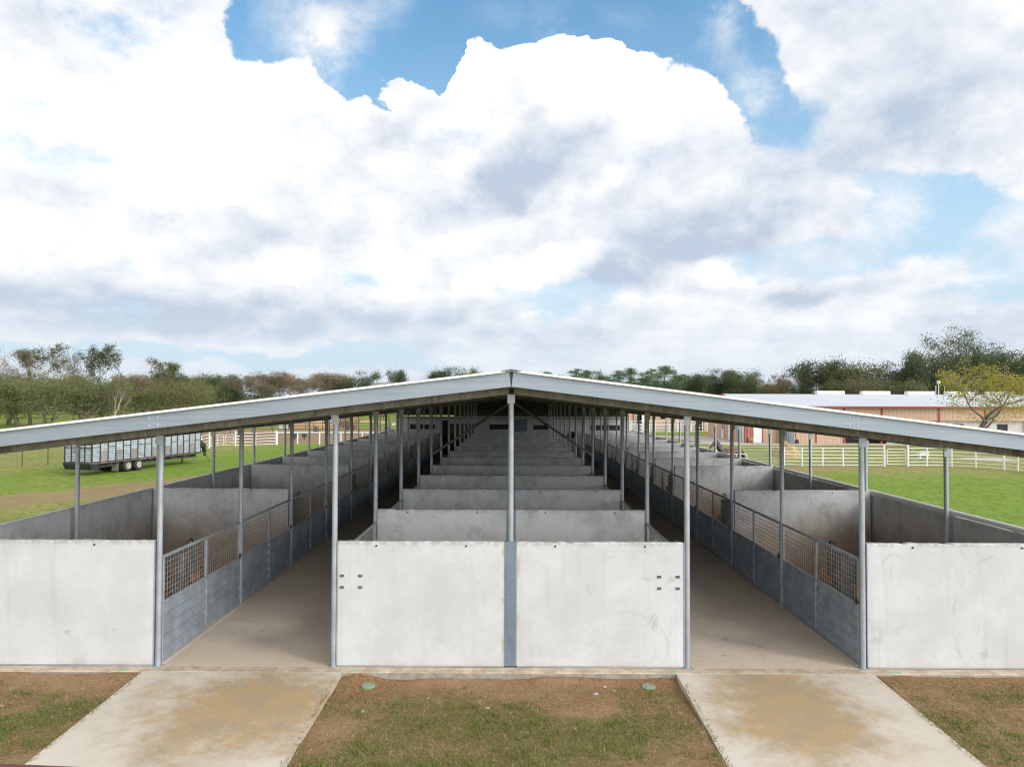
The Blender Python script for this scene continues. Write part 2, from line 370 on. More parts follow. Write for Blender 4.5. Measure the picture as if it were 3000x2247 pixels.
def slab_mat(name, ramp_stain=False):
    m, nt, bs = new_mat(name)
    p = wpos(nt); fl, s = flat(nt, p)
    a = noise(nt, p, 0.9, 6, 0.6); b = noise(nt, p, 5.0, 6, 0.68); f = noise(nt, p, 45, 4, 0.7)
    c = mixc(nt, ramp(nt, a, 0.3, 0.7), (0.64, 0.54, 0.44), (0.54, 0.455, 0.36))
    c = mixc(nt, M_(nt, 'MULTIPLY', ramp(nt, b, 0.5, 0.75), 0.45), c, (0.42, 0.35, 0.275))
    if ramp_stain:
        c = mixc(nt, ramp(nt, a, 0.3, 0.7), (0.60, 0.54, 0.455), (0.53, 0.47, 0.385))
        stl = M_(nt, 'ADD', blob(nt, fl, -4.05, 10.9, 2.3, 2.3, 0), blob(nt, fl, 4.25, 10.8, 1.75, 2.6, 0))
        w = M_(nt, 'ADD', M_(nt, 'MULTIPLY', stl, 1.25), M_(nt, 'MULTIPLY', M_(nt, 'SUBTRACT', a, 0.5), 1.1))
        w = M_(nt, 'ADD', w, M_(nt, 'MULTIPLY', M_(nt, 'SUBTRACT', b, 0.5), 0.9))
        w = ramp(nt, w, 0.08, 0.85)
        st = mixc(nt, ramp(nt, noise(nt, p, 2.2, 5), 0.38, 0.62), (0.40, 0.265, 0.115), (0.34, 0.25, 0.14))
        c = mixc(nt, M_(nt, 'MULTIPLY', w, 0.9), c, st)
        spk = ramp(nt, noise(nt, p, 26, 2, 0.5), 0.66, 0.73)
        c = mixc(nt, M_(nt, 'MULTIPLY', spk, 0.45), c, (0.66, 0.62, 0.55))
        chip = M_(nt, 'MULTIPLY', ramp(nt, noise(nt, p, 7, 3, 0.5), 0.63, 0.66), ramp(nt, s.outputs[1], 11.3, 11.9))
        c = mixc(nt, M_(nt, 'MULTIPLY', chip, 0.6), c, (0.34, 0.33, 0.31))
    else:
        fr = M_(nt, 'MULTIPLY', ramp(nt, s.outputs[1], 12.2, 14.2, 1.0, 0.0), ramp(nt, b, 0.2, 0.6))
        c = mixc(nt, M_(nt, 'MULTIPLY', fr, 0.5), c, (0.56, 0.44, 0.29))
        kd = M_(nt, 'MULTIPLY', ramp(nt, s.outputs[1], 12.42, 12.36), ramp(nt, noise(nt, p, 3.5, 6, 0.7), 0.38, 0.62))
        c = mixc(nt, M_(nt, 'MULTIPLY', kd, 0.75), c, (0.33, 0.25, 0.165))
        # sawn joints every bay
        jy = M_(nt, 'ABSOLUTE', M_(nt, 'SUBTRACT', M_(nt, 'FRACT', M_(nt, 'DIVIDE', M_(nt, 'SUBTRACT', s.outputs[1], 13.65), 3.66)), 0.5))
        j = ramp(nt, jy, 0.4965, 0.4985)
        c = mixc(nt, M_(nt, 'MULTIPLY', j, 0.55), c, (0.55, 0.50, 0.43))
        # survey paint on the kerb
        pt = None
        for cx in (-2.65, -0.28, 2.80, -6.62, 6.58):
            x = blob(nt, fl, cx, 12.24, 0.17, 0.07); pt = x if pt is None else M_(nt, 'ADD', pt, x)
        c = mixc(nt, M_(nt, 'MULTIPLY', ramp(nt, M_(nt, 'MULTIPLY', pt, M_(nt, 'ADD', b, 0.5)), 0.25, 0.5), 0.6), c, (0.10, 0.45, 0.20))
        fz = M_(nt, 'MULTIPLY', ramp(nt, s.outputs[2], -0.008, -0.02), ramp(nt, s.outputs[1], 12.19, 12.18))
        c = mixc(nt, M_(nt, 'MULTIPLY', fz, 0.85), c, mixc(nt, ramp(nt, b, 0.35, 0.65), (0.36, 0.34, 0.30), (0.25, 0.20, 0.145)))
        blot = ramp(nt, noise(nt, p, 2.7, 3, 0.5), 0.66, 0.70)
        c = mixc(nt, M_(nt, 'MULTIPLY', blot, 0.4), c, (0.20, 0.17, 0.14))
    c = mixc(nt, M_(nt, 'MULTIPLY', ramp(nt, f, 0.45, 0.75), 0.25), c, (0.25, 0.22, 0.19))
    setin(nt, bs, Base_Color=c, Roughness=0.85)
    bump(nt, bs, M_(nt, 'ADD', b, M_(nt, 'MULTIPLY', f, 0.4)), 0.2, 0.01)
    return m
def galv(name, c1=(0.46, 0.49, 0.52), c2=(0.36, 0.385, 0.41), rough=0.5, metal=0.35, blotch=(0.24, 0.26, 0.28)):
    m, nt, bs = new_mat(name)
    p = wpos(nt)
    a = noise(nt, p, 3.0, 5, 0.6); sp = N(nt, 'ShaderNodeTexVoronoi', {'Vector': p, 'Scale': 45.0}).outputs['Color']
    c = mixc(nt, ramp(nt, a, 0.3, 0.7), c1, c2)
    c = mixc(nt, M_(nt, 'MULTIPLY', N(nt, 'ShaderNodeSeparateColor', {0: sp}).outputs[0], 0.25), c, blotch)
    st = noise(nt, mapv(nt, p, (6, 6, 0.5)), 2.5, 5)
    c = mixc(nt, M_(nt, 'MULTIPLY', ramp(nt, st, 0.55, 0.75), 0.45), c, blotch)
    setin(nt, bs, Base_Color=c, Roughness=rough, Metallic=metal)
    return m
def fascia_mat():
    m, nt, bs = new_mat('fascia_steel')
    p = wpos(nt)
    a = noise(nt, mapv(nt, p, (0.25, 1, 9)), 2.5, 7, 0.62); b = noise(nt, p, 1.2, 4)
    c = mixc(nt, ramp(nt, a, 0.3, 0.72), (0.325, 0.375, 0.42), (0.265, 0.31, 0.35))
    c = mixc(nt, M_(nt, 'MULTIPLY', ramp(nt, b, 0.4, 0.7), 0.3), c, (0.38, 0.42, 0.46))
    sc = ramp(nt, noise(nt, mapv(nt, p, (0.8, 1, 14)), 2.2, 3), 0.70, 0.73)
    c = mixc(nt, M_(nt, 'MULTIPLY', sc, 0.5), c, (0.28, 0.30, 0.32))
    setin(nt, bs, Base_Color=c, Roughness=0.5, Metallic=0.2)
    return m
def ribbed(name, c1, c2, pitch, axis=0, rough=0.5, metal=0.0, width=0.12, wear=0.4, groove=None):
    """sheet metal with standing ribs along the other axis (drawn as bump + a groove line)"""
    m, nt, bs = new_mat(name)
    p = wpos(nt); s = N(nt, 'ShaderNodeSeparateXYZ', {0: p})
    t = M_(nt, 'FRACT', M_(nt, 'DIVIDE', s.outputs[axis], pitch))
    rib = ramp(nt, M_(nt, 'ABSOLUTE', M_(nt, 'SUBTRACT', t, 0.5)), 0.5 - width, 0.5)
    n = noise(nt, p, 0.6, 5, 0.6)
    c = mixc(nt, M_(nt, 'MULTIPLY', ramp(nt, n, 0.35, 0.7), wear), c1, c2)
    if groove: c = mixc(nt, M_(nt, 'MULTIPLY', rib, 0.8), c, groove)
    setin(nt, bs, Base_Color=c, Roughness=rough, Metallic=metal)
    bump(nt, bs, rib, 0.6, 0.03)
    return m
def leaf_mat(name, c1, c2, c3=None, trans=0.3):
    m, nt, bs = new_mat(name)
    p = wpos(nt)
    rnd = N(nt, 'ShaderNodeObjectInfo').outputs['Random']
    n = noise(nt, p, 1.1, 2); n2 = noise(nt, p, 9.0, 1)
    c = mixc(nt, ramp(nt, M_(nt, 'ADD', M_(nt, 'MULTIPLY', n, 0.6), M_(nt, 'MULTIPLY', n2, 0.4)), 0.36, 0.64), c1, c2)
    c = mixc(nt, M_(nt, 'MULTIPLY', rnd, 0.55), c, c3 or tuple(x*0.7 for x in c2))
    nt.nodes.remove(bs)
    d = N(nt, 'ShaderNodeBsdfDiffuse', {0: c}); t = N(nt, 'ShaderNodeBsdfTranslucent', {0: c})
    mx = N(nt, 'ShaderNodeMixShader', {0: trans, 1: d.outputs[0], 2: t.outputs[0]})
    nt.links.new(mx.outputs[0], nt.nodes['Material Output'].inputs[0])
    return m
M = {}
M['concrete'] = concrete_wall()
M['slab'] = slab_mat('slab_concrete'); M['ramp'] = slab_mat('ramp_concrete', True)
M['galv'] = galv('galvanised_steel')
M['galv_blue'] = galv('galvanised_column', (0.24, 0.29, 0.345), (0.19, 0.235, 0.285), 0.5, 0.3, (0.13, 0.16, 0.20))
M['kick'] = galv('galvanised_boards', (0.41, 0.465, 0.515), (0.28, 0.32, 0.36), 0.55, 0.3, (0.17, 0.18, 0.19))
M['wire'] = simple('mesh_wire', (0.46, 0.42, 0.36), (0.31, 0.27, 0.22), 5, 0.5, 0.3)
M['beam'] = simple('dusty_steel_beam', (0.27, 0.25, 0.215), (0.17, 0.155, 0.13), 5, 0.75, 0.0, stretch=(1, 1, 0.4), c3=(0.33, 0.31, 0.27), scale3=14)
M['purlin'] = simple('purlin_steel', (0.10, 0.095, 0.085), (0.06, 0.057, 0.05), 3, 0.7)
M['roof'] = simple('roof_sheet', (0.42, 0.43, 0.44), (0.34, 0.35, 0.36), 1.0, 0.45, 0.2)
M['fascia'] = fascia_mat()
M['rust'] = simple('rusty_bolt', (0.10, 0.07, 0.05), (0.05, 0.04, 0.035), 30, 0.8)
M['plate'] = simple('plate_steel', (0.16, 0.16, 0.15), (0.10, 0.10, 0.095), 25, 0.7)
M['bedding'] = simple('stall_bedding', (0.38, 0.215, 0.09), (0.24, 0.13, 0.055), 4.0, 0.95, 0, 0.5, c3=(0.46, 0.28, 0.13), scale3=1.2)
M['white'] = simple('white_paint', (0.82, 0.82, 0.81), (0.74, 0.74, 0.725), 1.5, 0.5)
M['railpipe'] = simple('bright_galvanised_rail', (0.90, 0.90, 0.89), (0.84, 0.84, 0.83), 3, 0.35, 0.0)
M['whitewall'] = simple('white_block', (0.62, 0.61, 0.57), (0.50, 0.49, 0.45), 1.2, 0.85, 0, 0.2)
M['darkroom'] = simple('painted_opening_shade', (0.018, 0.018, 0.02), (0.012, 0.012, 0.013), 2, 0.6)  # near-black colour stands in for the shade inside openings
M['black'] = simple('black_paint', (0.022, 0.022, 0.026), (0.04, 0.038, 0.036), 4, 0.55)
M['rubber'] = simple('tyre_rubber', (0.03, 0.029, 0.028), (0.055, 0.05, 0.045), 8, 0.85)
M['blackplastic'] = simple('black_plastic', (0.03, 0.031, 0.036), (0.06, 0.06, 0.065), 6, 0.5)
M['greyplastic'] = simple('grey_plastic', (0.13, 0.125, 0.13), (0.08, 0.078, 0.08), 6, 0.55)
M['blue'] = simple('blue_paint', (0.03, 0.17, 0.52), (0.02, 0.12, 0.40), 6, 0.5)
M['wood'] = simple('weathered_wood', (0.42, 0.20, 0.08), (0.28, 0.13, 0.055), 14, 0.8, stretch=(1, 1, 6))
M['hay'] = simple('hay', (0.38, 0.27, 0.11), (0.25, 0.17, 0.065), 12, 0.95, 0, 0.6, stretch=(1, 1, 2.5), c3=(0.46, 0.35, 0.15), scale3=3)
M['maroon'] = simple('maroon_pipe', (0.13, 0.035, 0.035), (0.09, 0.03, 0.03), 10, 0.6)
M['tan'] = ribbed('tan_sheet_wall', (0.58, 0.39, 0.27), (0.53, 0.355, 0.25), 0.30, 0, groove=(0.36, 0.22, 0.12))
M['tan_side'] = ribbed('tan_sheet_side_wall', (0.58, 0.39, 0.27), (0.53, 0.355, 0.25), 0.30, 1, groove=(0.36, 0.22, 0.12))
M['red'] = simple('red_trim', (0.36, 0.055, 0.045), (0.30, 0.05, 0.045), 3, 0.5)
M['whiteroof'] = ribbed('white_ribbed_roof', (0.54, 0.56, 0.595), (0.46, 0.48, 0.515), 0.46, 0, 0.45, 0.0, 0.16, 0.6, groove=(0.24, 0.26, 0.29))
M['block'] = simple('painted_block_wall', (0.62, 0.58, 0.52), (0.52, 0.48, 0.43), 2.0, 0.85)
M['tank'] = ribbed('ribbed_tank_steel', (0.22, 0.24, 0.26), (0.16, 0.175, 0.19), 0.16, 0, 0.5, 0.3, 0.2, 0.5, groove=(0.09, 0.095, 0.10))
M['brownpipe'] = simple('rusty_pipe', (0.14, 0.075, 0.055), (0.09, 0.055, 0.045), 4, 0.8)
M['wirefence'] = simple('dull_fence_wire', (0.20, 0.19, 0.17), (0.13, 0.12, 0.11), 4, 0.7)
M['paving'] = simple('pale_paving', (0.52, 0.47, 0.41), (0.44, 0.39, 0.34), 0.6, 0.9)
M['soil'] = simple('bare_soil', (0.44, 0.29, 0.155), (0.36, 0.23, 0.12), 0.5, 0.95, 0, 0.4)
M['valve'] = simple('green_plastic_lid', (0.25, 0.32, 0.235), (0.20, 0.255, 0.19), 12, 0.6)
M['slat'] = simple('white_slats', (0.44, 0.49, 0.525), (0.36, 0.405, 0.44), 1.5, 0.55, stretch=(1, 1, 3))
M['ply'] = simple('grey_plywood', (0.30, 0.285, 0.27), (0.22, 0.21, 0.20), 4, 0.85, stretch=(1, 1, 0.3))
M['rim'] = simple('dirty_rim', (0.55, 0.52, 0.48), (0.36, 0.30, 0.24), 6, 0.6)
M['deck'] = simple('weathered_deck', (0.12, 0.115, 0.105), (0.075, 0.07, 0.065), 5, 0.85, c3=(0.24, 0.19, 0.13), scale3=2)
M['glass'] = simple('dark_glass', (0.05, 0.06, 0.07), (0.04, 0.045, 0.05), 2, 0.2)
M['bluedoor'] = simple('blue_grey_door', (0.32, 0.42, 0.52), (0.28, 0.37, 0.46), 2, 0.5)
M['stone'] = simple('cinder_block', (0.42, 0.37, 0.33), (0.33, 0.29, 0.26), 8, 0.9)

# ------------------------------------------------------------------ barn
Y0, BAY, NB = 12.4, 3.66, 13
PH = 2.16                                    # panel height
XI, XO, XW, XE = 3.07, 6.12, 9.98, 9.89      # inner posts, outer posts, outer wall, eave
SL = 0.1205
def zb(x): return 4.73 - SL * abs(x)         # underside of the rafters
def Yk(k): return Y0 + BAY * k
barn = empty('horse_barn', (0, Y0, 0))
tag(barn, 'long open sided horse barn of grey concrete stalls under a low steel roof', 'barn')
OFF = Vector((0, -Y0, 0))
def part(mb, name, mat, parent=None, **kw):
    """builds in world coordinates, stored relative to the barn's origin"""
    o = mb.build(name, mat, parent or barn, **kw)
    if parent is None or parent is barn: o.location = OFF
    return o
# roof
for sgn in (-1, 1):
    mb = MB(); t = 0.37
    poly = [(0, zb(0) + t), (sgn * XE, zb(XE) + t), (sgn * XE, zb(XE) + t + 0.022), (0, zb(0) + t + 0.022)]
    mb.prism(poly, 11.84, 66.2)
    part(mb, 'roof_sheet', M['roof'])
    mb = MB()
    zt = lambda x: zb(x) + 0.365
    a, b2 = sgn * 0.034, sgn * 0.006
    poly = [(a, zt(a)), (sgn * XE, zt(XE)), (sgn * XE, zt(XE) - 0.245), (b2, zt(b2) - 0.245)]
    mb.prism(poly, 11.875, 11.89)
    # returned lips of the channel
    mb.prism([(b2, zt(b2) - 0.245), (sgn * XE, zt(XE) - 0.245), (sgn * XE, zt(XE) - 0.233), (b2, zt(b2) - 0.233)], 11.892, 11.96)
    fa = part(mb, 'fascia', M['fascia'])
    xs = 5.72 * sgn if sgn > 0 else -5.98
    for dx in (-0.07, 0.07):
        for dz in (-0.06, -0.19):
            mb = MB(); mb.lathe([(0.010, 0), (0.010, -0.012)], 8, (xs + dx, 11.875, zt(xs + dx) + dz), 'y')
            part(mb, 'splice_bolt', M['white'], fa)
    mb = MB(); mb.prism([(sgn*0.10, zb(0.1) + t + 0.024), (sgn * XE, zb(XE) + t + 0.024), (sgn * XE, zb(XE) + t + 0.036), (sgn*0.10, zb(0.1) + t + 0.036)], 11.838, 12.1)
    mb.prism([(sgn*0.10, zb(0.1) + t - 0.004), (sgn * XE, zb(XE) + t - 0.004), (sgn * XE, zb(XE) + t + 0.036), (sgn*0.10, zb(0.1) + t + 0.036)], 11.826, 11.837)
    part(mb, 'roof_trim', M['white'])
mb = MB()
mb.prism([(-0.16, zb(0.16)+0.395), (0, zb(0)+0.40), (0.16, zb(0.16)+0.395), (0.16, zb(0.16)+0.405), (0, zb(0)+0.412), (-0.16, zb(0.16)+0.405)], 11.80, 66.3)
part(mb, 'ridge_cap', M['beam'])
mb = MB(); mb.box(-0.045, 0.045, 11.95, 12.05, zb(0)+0.10, zb(0)+0.34); part(mb, 'ridge_block', M['beam'])
for sgn in (-1, 1):
    for x in (0.35, 1.6, 2.85, 4.1, 5.35, 6.6, 7.85, 9.1, 9.83):
        mb = MB(); z = zb(x) + 0.215; X = sgn * x
        mb.box(X-0.03, X+0.03, 11.97, 66, z, z+0.15 - 0.005)
        part(mb, 'purlin', M['purlin'])
for k in range(NB + 1):
    for sgn in (-1, 1):
        mb = MB(); y = Yk(k) + 0.05; h = 0.21
        def sl(z0, z1, ya, yb, x0=0.045, x1=XE - 0.03):
            mb.prism([(sgn*x0, zb(x0)+z0), (sgn*x1, zb(x1)+z0), (sgn*x1, zb(x1)+z1), (sgn*x0, zb(x0)+z1)], ya, yb)
        sl(0.0, 0.012, y-0.09, y+0.09); sl(0.012, h-0.012, y-0.012, y+0.012); sl(h-0.012, h, y-0.09, y+0.09)
        if k == 0: sl(0.014, h-0.014, y-0.085, y-0.06, 0.05, 8.7)
        part(mb, 'rafter', M['beam'])
# posts
post_cache = {}
def post(x, k, base=0.0, r=0.048):
    y = Yk(k) + (0.05 if k else 0.03)
    if abs(x) > 9: x = math.copysign(9.83, x)
    top = zb(x) - 0.004
    key = (round(abs(x), 2), base)
    if key not in post_cache:
        mb = MB(); mb.tube([(0, 0, base), (0, 0, top)], r, 14)
        mb.box(-0.065, 0.065, -r-0.012, -r-0.002, top-0.16, top)
        if base == 0: mb.lathe([(0.085, 0.002), (0.085, 0.012)], 12)
        post_cache[key] = mb.mesh('post', M['galv'], True)
    put('post', post_cache[key], barn, (x, y - Y0, 0))
for k in range(NB + 1):
    for s in (-1, 1):
        post(s * XI, k); post(s * XO, k)
        post(s * XW, k)
        if k > 0 and s > 0: post(0.0, k, PH + 0.02)
post(0.0, 0, PH + 0.015)
# centre columns: H sections at the centre line
for k in range(NB):
    mb = MB(); y = Yk(k)
    mb.box(-0.093, 0.093, y - 0.012, y - 0.002, 0.03, PH + 0.01); mb.box(-0.093, 0.093, y + 0.122, y + 0.132, 0.03, PH + 0.01)
    mb.box(-0.006, 0.006, y - 0.002, y + 0.122, 0.03, PH + 0.012)
    part(mb, 'column', M['galv_blue'])
# wall panels
bolt_mesh = MB().lathe([(0.018, 0.0), (0.018, -0.006), (0.012, -0.008), (0.010, -0.03)], 8, axis='y').mesh('anchor_bolt', M['rust'])
def rough_panel(x0, x1, y0, y1, z0, z1, seed):
    """slab whose edges are slightly chipped and uneven"""
    rnd = random.Random(seed); mb = MB()
    nx = max(2, int((x1 - x0) / 0.09)); nz = 2
    xs = [x0 + (x1-x0)*i/nx for i in range(nx+1)]
    prof = []
    dz = [rnd.uniform(-0.008, 0.003) - (0.02 if rnd.random() < 0.05 else 0) for _ in xs]
    b = 0.012
    for i, x in enumerate(xs):
        d = dz[i]
        e = b if i in (0, nx) else 0
        prof.append([(x, y0 + (e and 0.004), z0), (x, y0 + (e and 0.004), z1 - b + d - rnd.uniform(0, .006)), (x, y0 + b, z1 + d), (x, y1 - b, z1 + d), (x, y1, z1 - b + d), (x, y1, z0)])
    vs = [p for r in prof for p in r]; fs = []
    for i in range(nx):
        for j in range(6):
            q = (j + 1) % 6
            fs.append((i*6+j, (i+1)*6+j, (i+1)*6+q, i*6+q))
    fs.append(tuple(range(5, -1, -1))); m = nx*6; fs.append(tuple(range(m, m+6)))
    return mb.add(vs, fs)
def cross_panel(x0, x1, k, bolts=True):
    y = Yk(k)
    mb = rough_panel(x0, x1, y, y + 0.12, 0.03, PH, int(x0*100) + k*977)
    p = part(mb, 'wall_panel', M['concrete'])
    mb = MB()
    mb.box(x0 - 0.02, x0 - 0.002, y - 0.004, y + 0.124, 0.03, PH - 0.004); mb.box(x1 + 0.002, x1 + 0.02, y - 0.004, y + 0.124, 0.03, PH - 0.004)
    mb.box(x0, x1, y - 0.004, y + 0.124, 0.008, 0.028)
    part(mb, 'edge_channel', M['galv'], p)
    if bolts:
        L = x1 - x0
        for q in ((0.23, 0.77) if L < 3.5 else (0.21, 0.72)):
            put('anchor_bolt', bolt_mesh, p, (x0 + L*q, y, PH - 0.07))
    return p
for k in range(NB):
    a = cross_panel(-3.0, -0.11, k, k < 8); b = cross_panel(0.11, 3.0, k, k < 8)
    if k == 0:
        for pnl, xs in ((a, (-2.93, -2.61)), (b, (2.58, 2.90))):
            for x in xs:
                for z in (1.57, 1.37):
                    mb = MB(); mb.box(x-0.036, x+0.036, Y0-0.008, Y0-0.001, z-0.022, z+0.022)
                    mb.lathe([(0.010, 0), (0.010, -0.018)], 6, (x+0.004, Y0-0.008, z), 'y')
                    part(mb, 'mount_plate', M['plate'], pnl)
    if k not in (1, 3):
        cross_panel(-9.92, -6.20, k, k < 8); cross_panel(6.20, 9.92, k, k < 8)
for s in (-1, 1):
    for k in range(NB):
        mb = MB(); xa, xb = sorted((s * XW, s * (XW + 0.12)))
        mb.bbox(xa, xb, Yk(k) + 0.004, Yk(k + 1) - 0.004, 0.03, (PH if s < 0 else 2.045) - random.uniform(0, 0.012), 0.012)
        part(mb, 'wall_panel', M['concrete'])
mb = MB(); mb.tube([(XW + 0.075, Y0 - 0.1, 2.106), (XW + 0.075, Yk(NB), 2.106)], 0.058, 12)
for k in range(NB): mb.box(XW+0.02, XW+0.118, Yk(k)+1.7, Yk(k)+1.82, 2.046, 2.062)
part(mb, 'top_rail', M['railpipe'], smooth=True)
# braces
for s in (-1, 1):
    mb = MB(); y = Yk(4) - 0.02
    mb.tube([(s*(XI-0.04), y, 2.56), (s*0.12, y, 4.50)], 0.05, 10)
    part(mb, 'brace', M['beam'], smooth=True)
# gates: built in local coordinates along +X, ribbed side towards -Y
GL = BAY - 0.14
def gate_parts():
    f = MB(); w = 0.045
    f.bbox(0, GL, -0.02, 0.025, 1.825, 1.875, 0.006); f.bbox(0, GL, -0.025, 0.025, 1.03, 1.075, 0.006); f.bbox(0, GL, -0.02, 0.025, 0.035, 0.075, 0.006)
    for x in (0, GL - w): f.bbox(x, x + w, -0.024, 0.022, 0.075, 1.825, 0.006)
    f.bbox(GL/2 - 0.035, GL/2 + 0.035, -0.032, 0.02, 1.075, 1.825, 0.006); f.bbox(GL/2 - 0.02, GL/2 + 0.02, -0.04, 0.02, 0.075, 1.03, 0.006)
    m = MB(); r = 0.0034
    n = int(GL / 0.1)
    for i in range(1, n):
        x = GL * i / n; m.box(x-r, x+r, -0.002, 0.006, 1.07, 1.83)
    for i in range(1, 8):
        z = 1.07 + 0.76 * i / 8; m.box(0.03, GL-0.03, -0.010, -0.002, z-r, z+r)
    k = MB()
    nb = 5; h = (1.03 - 0.07) / nb
    for i in range(nb):
        z = 0.07 + h*i
        k.prism([(-0.038, z + 0.012), (-0.038, z + 0.035), (-0.006, z + h - 0.02), (-0.006, z + h), (0.006, z + h), (0.006, z)], 0.03, GL - 0.03, 'yz')
    l = MB(); l.box(GL-0.10, GL+0.05, -0.05, -0.026, 1.10, 1.13); l.box(GL-0.09, GL-0.03, -0.045, -0.024, 1.06, 1.17)
    return f.mesh('stall_gate', M['galv']), m.mesh('wire_mesh', M['wire']), k.mesh('kick_panel', M['kick']), l.mesh('latch', M['rust'])
GF, GM, GK, GLT = gate_parts()
def gate(x, k, face):
    """face = +1: ribbed side looks to +X"""
    if face > 0: loc, rz = (x, Yk(k) + 0.13, 0.0), R(90)      # local -Y -> +X
    else: loc, rz = (x, Yk(k) + 0.13 + GL, 0.0), R(-90)
    g = put('stall_gate', GF, barn, (loc[0], loc[1] - Y0, 0), rz)
    put('wire_mesh', GM, g); put('kick_panel', GK, g); put('latch', GLT, g)
for k in range(NB):
    gate(-XO, k, 1); gate(XO, k, -1); gate(-XI, k, -1); gate(XI, k, 1)
# end wall with tack rooms
YE = Yk(NB) + 0.25
ew = MB()
def wall_open(mb, x0, x1, z0, z1, y0, y1, holes):
    xs = sorted({x0, x1, *[h[0] for h in holes], *[h[1] for h in holes]}); zs = sorted({z0, z1, *[h[2] for h in holes], *[h[3] for h in holes]})
    for i in range(len(xs)-1):
        for j in range(len(zs)-1):
            cx, cz = (xs[i]+xs[i+1])/2, (zs[j]+zs[j+1])/2
            if any(h[0] < cx < h[1] and h[2] < cz < h[3] for h in holes): continue
            mb.box(xs[i], xs[i+1], y0, y1, zs[j], zs[j+1])
HOLES = [(-8.7, -6.45, 2.15, 2.58), (-6.05, -5.35, 0.0, 2.9), (-1.95, -0.2, 2.15, 2.58), (1.75, 3.0, 2.15, 2.55), (6.6, 9.1, 2.1, 2.55)]
wall_open(ew, -9.85, 9.85, 0.0, 3.25, YE, YE + 0.2, HOLES)
endw = part(ew, 'end_wall', M['whitewall'])
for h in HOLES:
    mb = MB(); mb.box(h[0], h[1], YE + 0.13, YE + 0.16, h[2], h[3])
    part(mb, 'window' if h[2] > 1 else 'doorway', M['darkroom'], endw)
mb = MB(); mb.box(0.15, 1.25, YE - 0.03, YE - 0.004, 1.9, 3.0)
for i in range(6): mb.box(0.25 + i*0.17, 0.31 + i*0.17, YE - 0.06, YE - 0.03, 1.9, 3.0)
part(mb, 'corrugated_door', M['tank'], endw)
mb = MB(); mb.box(-9.85, 9.85, YE - 0.05, YE - 0.003, 3.06, 3.14); part(mb, 'ledger', M['beam'], endw)
mb = MB()
mb.prism([(-9.85, 3.26), (-9.4, 3.26), (-9.4, 3.34), (-4.9, 3.34), (-4.9, 3.26), (9.85, 3.26), (9.85, zb(9.85) + 0.0), (0, zb(0)), (-9.85, zb(9.85))], YE + 0.06, YE + 0.14)
part(mb, 'gable_wall', M['purlin'])
# soft furnishing of the stalls: one feeder per stall on the two outer rows
def feeder_mesh():
    b = MB(); b.bbox(-0.28, 0.28, -0.16, 0.16, 0.45, 1.62, 0.04); b.bbox(-0.24, 0.24, -0.20, -0.162, 1.05, 1.5, 0.02)
    t = MB(); t.lathe([(0.26, 0.0), (0.33, 0.26), (0.35, 0.28), (0.31, 0.28), (0.24, 0.05)], 20, (-0.62, 0.02, 0.46))
    h = MB(); h.tube([(0.20, 0, 1.62), (0.24, 0, 1.74), (0.42, 0, 1.76), (0.56, 0, 1.62)], 0.016, 6)
    w = MB(); w.bbox(-0.02, 0.30, 0.17, 0.26, 0.98, 1.13, 0.012)
    return b.mesh('hay_feeder', M['greyplastic'], True), t.mesh('tub', M['blackplastic'], True), h.mesh('handle', M['black'], True), w.mesh('wood_block', M['wood'])
FB, FT, FH, FW = feeder_mesh()
def feeder(x, y, rz, label, group='hay feeders standing inside the stall gates'):
    r = empty('hay_feeder', (x, y, 0.025), rz)
    if x < 0: r.scale = (-1, 1, 1)
    tag(r, label, 'feeder', group)
    for n, m in (('feeder_body', FB), ('tub', FT), ('handle', FH), ('wood_block', FW)): put(n, m, r)
FEED = {(-1, 0): 'dark feeder with tub behind the front mesh gate, left aisle',
        (1, 0): 'dark feeder with tub behind the front mesh gate, right aisle',
        (-1, 2): 'dark feeder behind the third mesh gate of the left row',
        (1, 2): 'dark feeder behind the third mesh gate of the right row',
        (-1, 4): 'dark feeder behind the fifth mesh gate of the left row',
        (1, 4): 'dark feeder behind the fifth mesh gate of the right row'}
for (s, k), lab in FEED.items(): feeder(s * (XO + 0.40), Yk(k) + 1.72, R(-90) if s < 0 else R(90), lab)
for s in (-1, 1):
    for k in (5, 6, 7, 8, 9):
        feeder(s * (XO + 0.40), Yk(k) + 1.72, R(-90) if s < 0 else R(90), 'dark feeder in the shade of a far %s row stall' % ('left' if s < 0 else 'right'))
# hay bales at the end of the left aisle
bale = MB(); bale.bbox(-0.5, 0.5, -0.24, 0.24, 0, 0.44, 0.05); bm_ = bale.mesh('hay_bale', simple('shaded_hay', (0.15, 0.105, 0.05), (0.09, 0.062, 0.03), 12, 0.95))  # hay colour darkened to paint in the shade at the aisle end
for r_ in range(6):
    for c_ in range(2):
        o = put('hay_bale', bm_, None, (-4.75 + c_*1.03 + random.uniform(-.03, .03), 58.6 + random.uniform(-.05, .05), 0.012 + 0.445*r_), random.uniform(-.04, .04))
        tag(o, 'hay bale in the shaded stack at the end of the left aisle', 'hay bale', 'hay bales stacked at the end of the aisle')
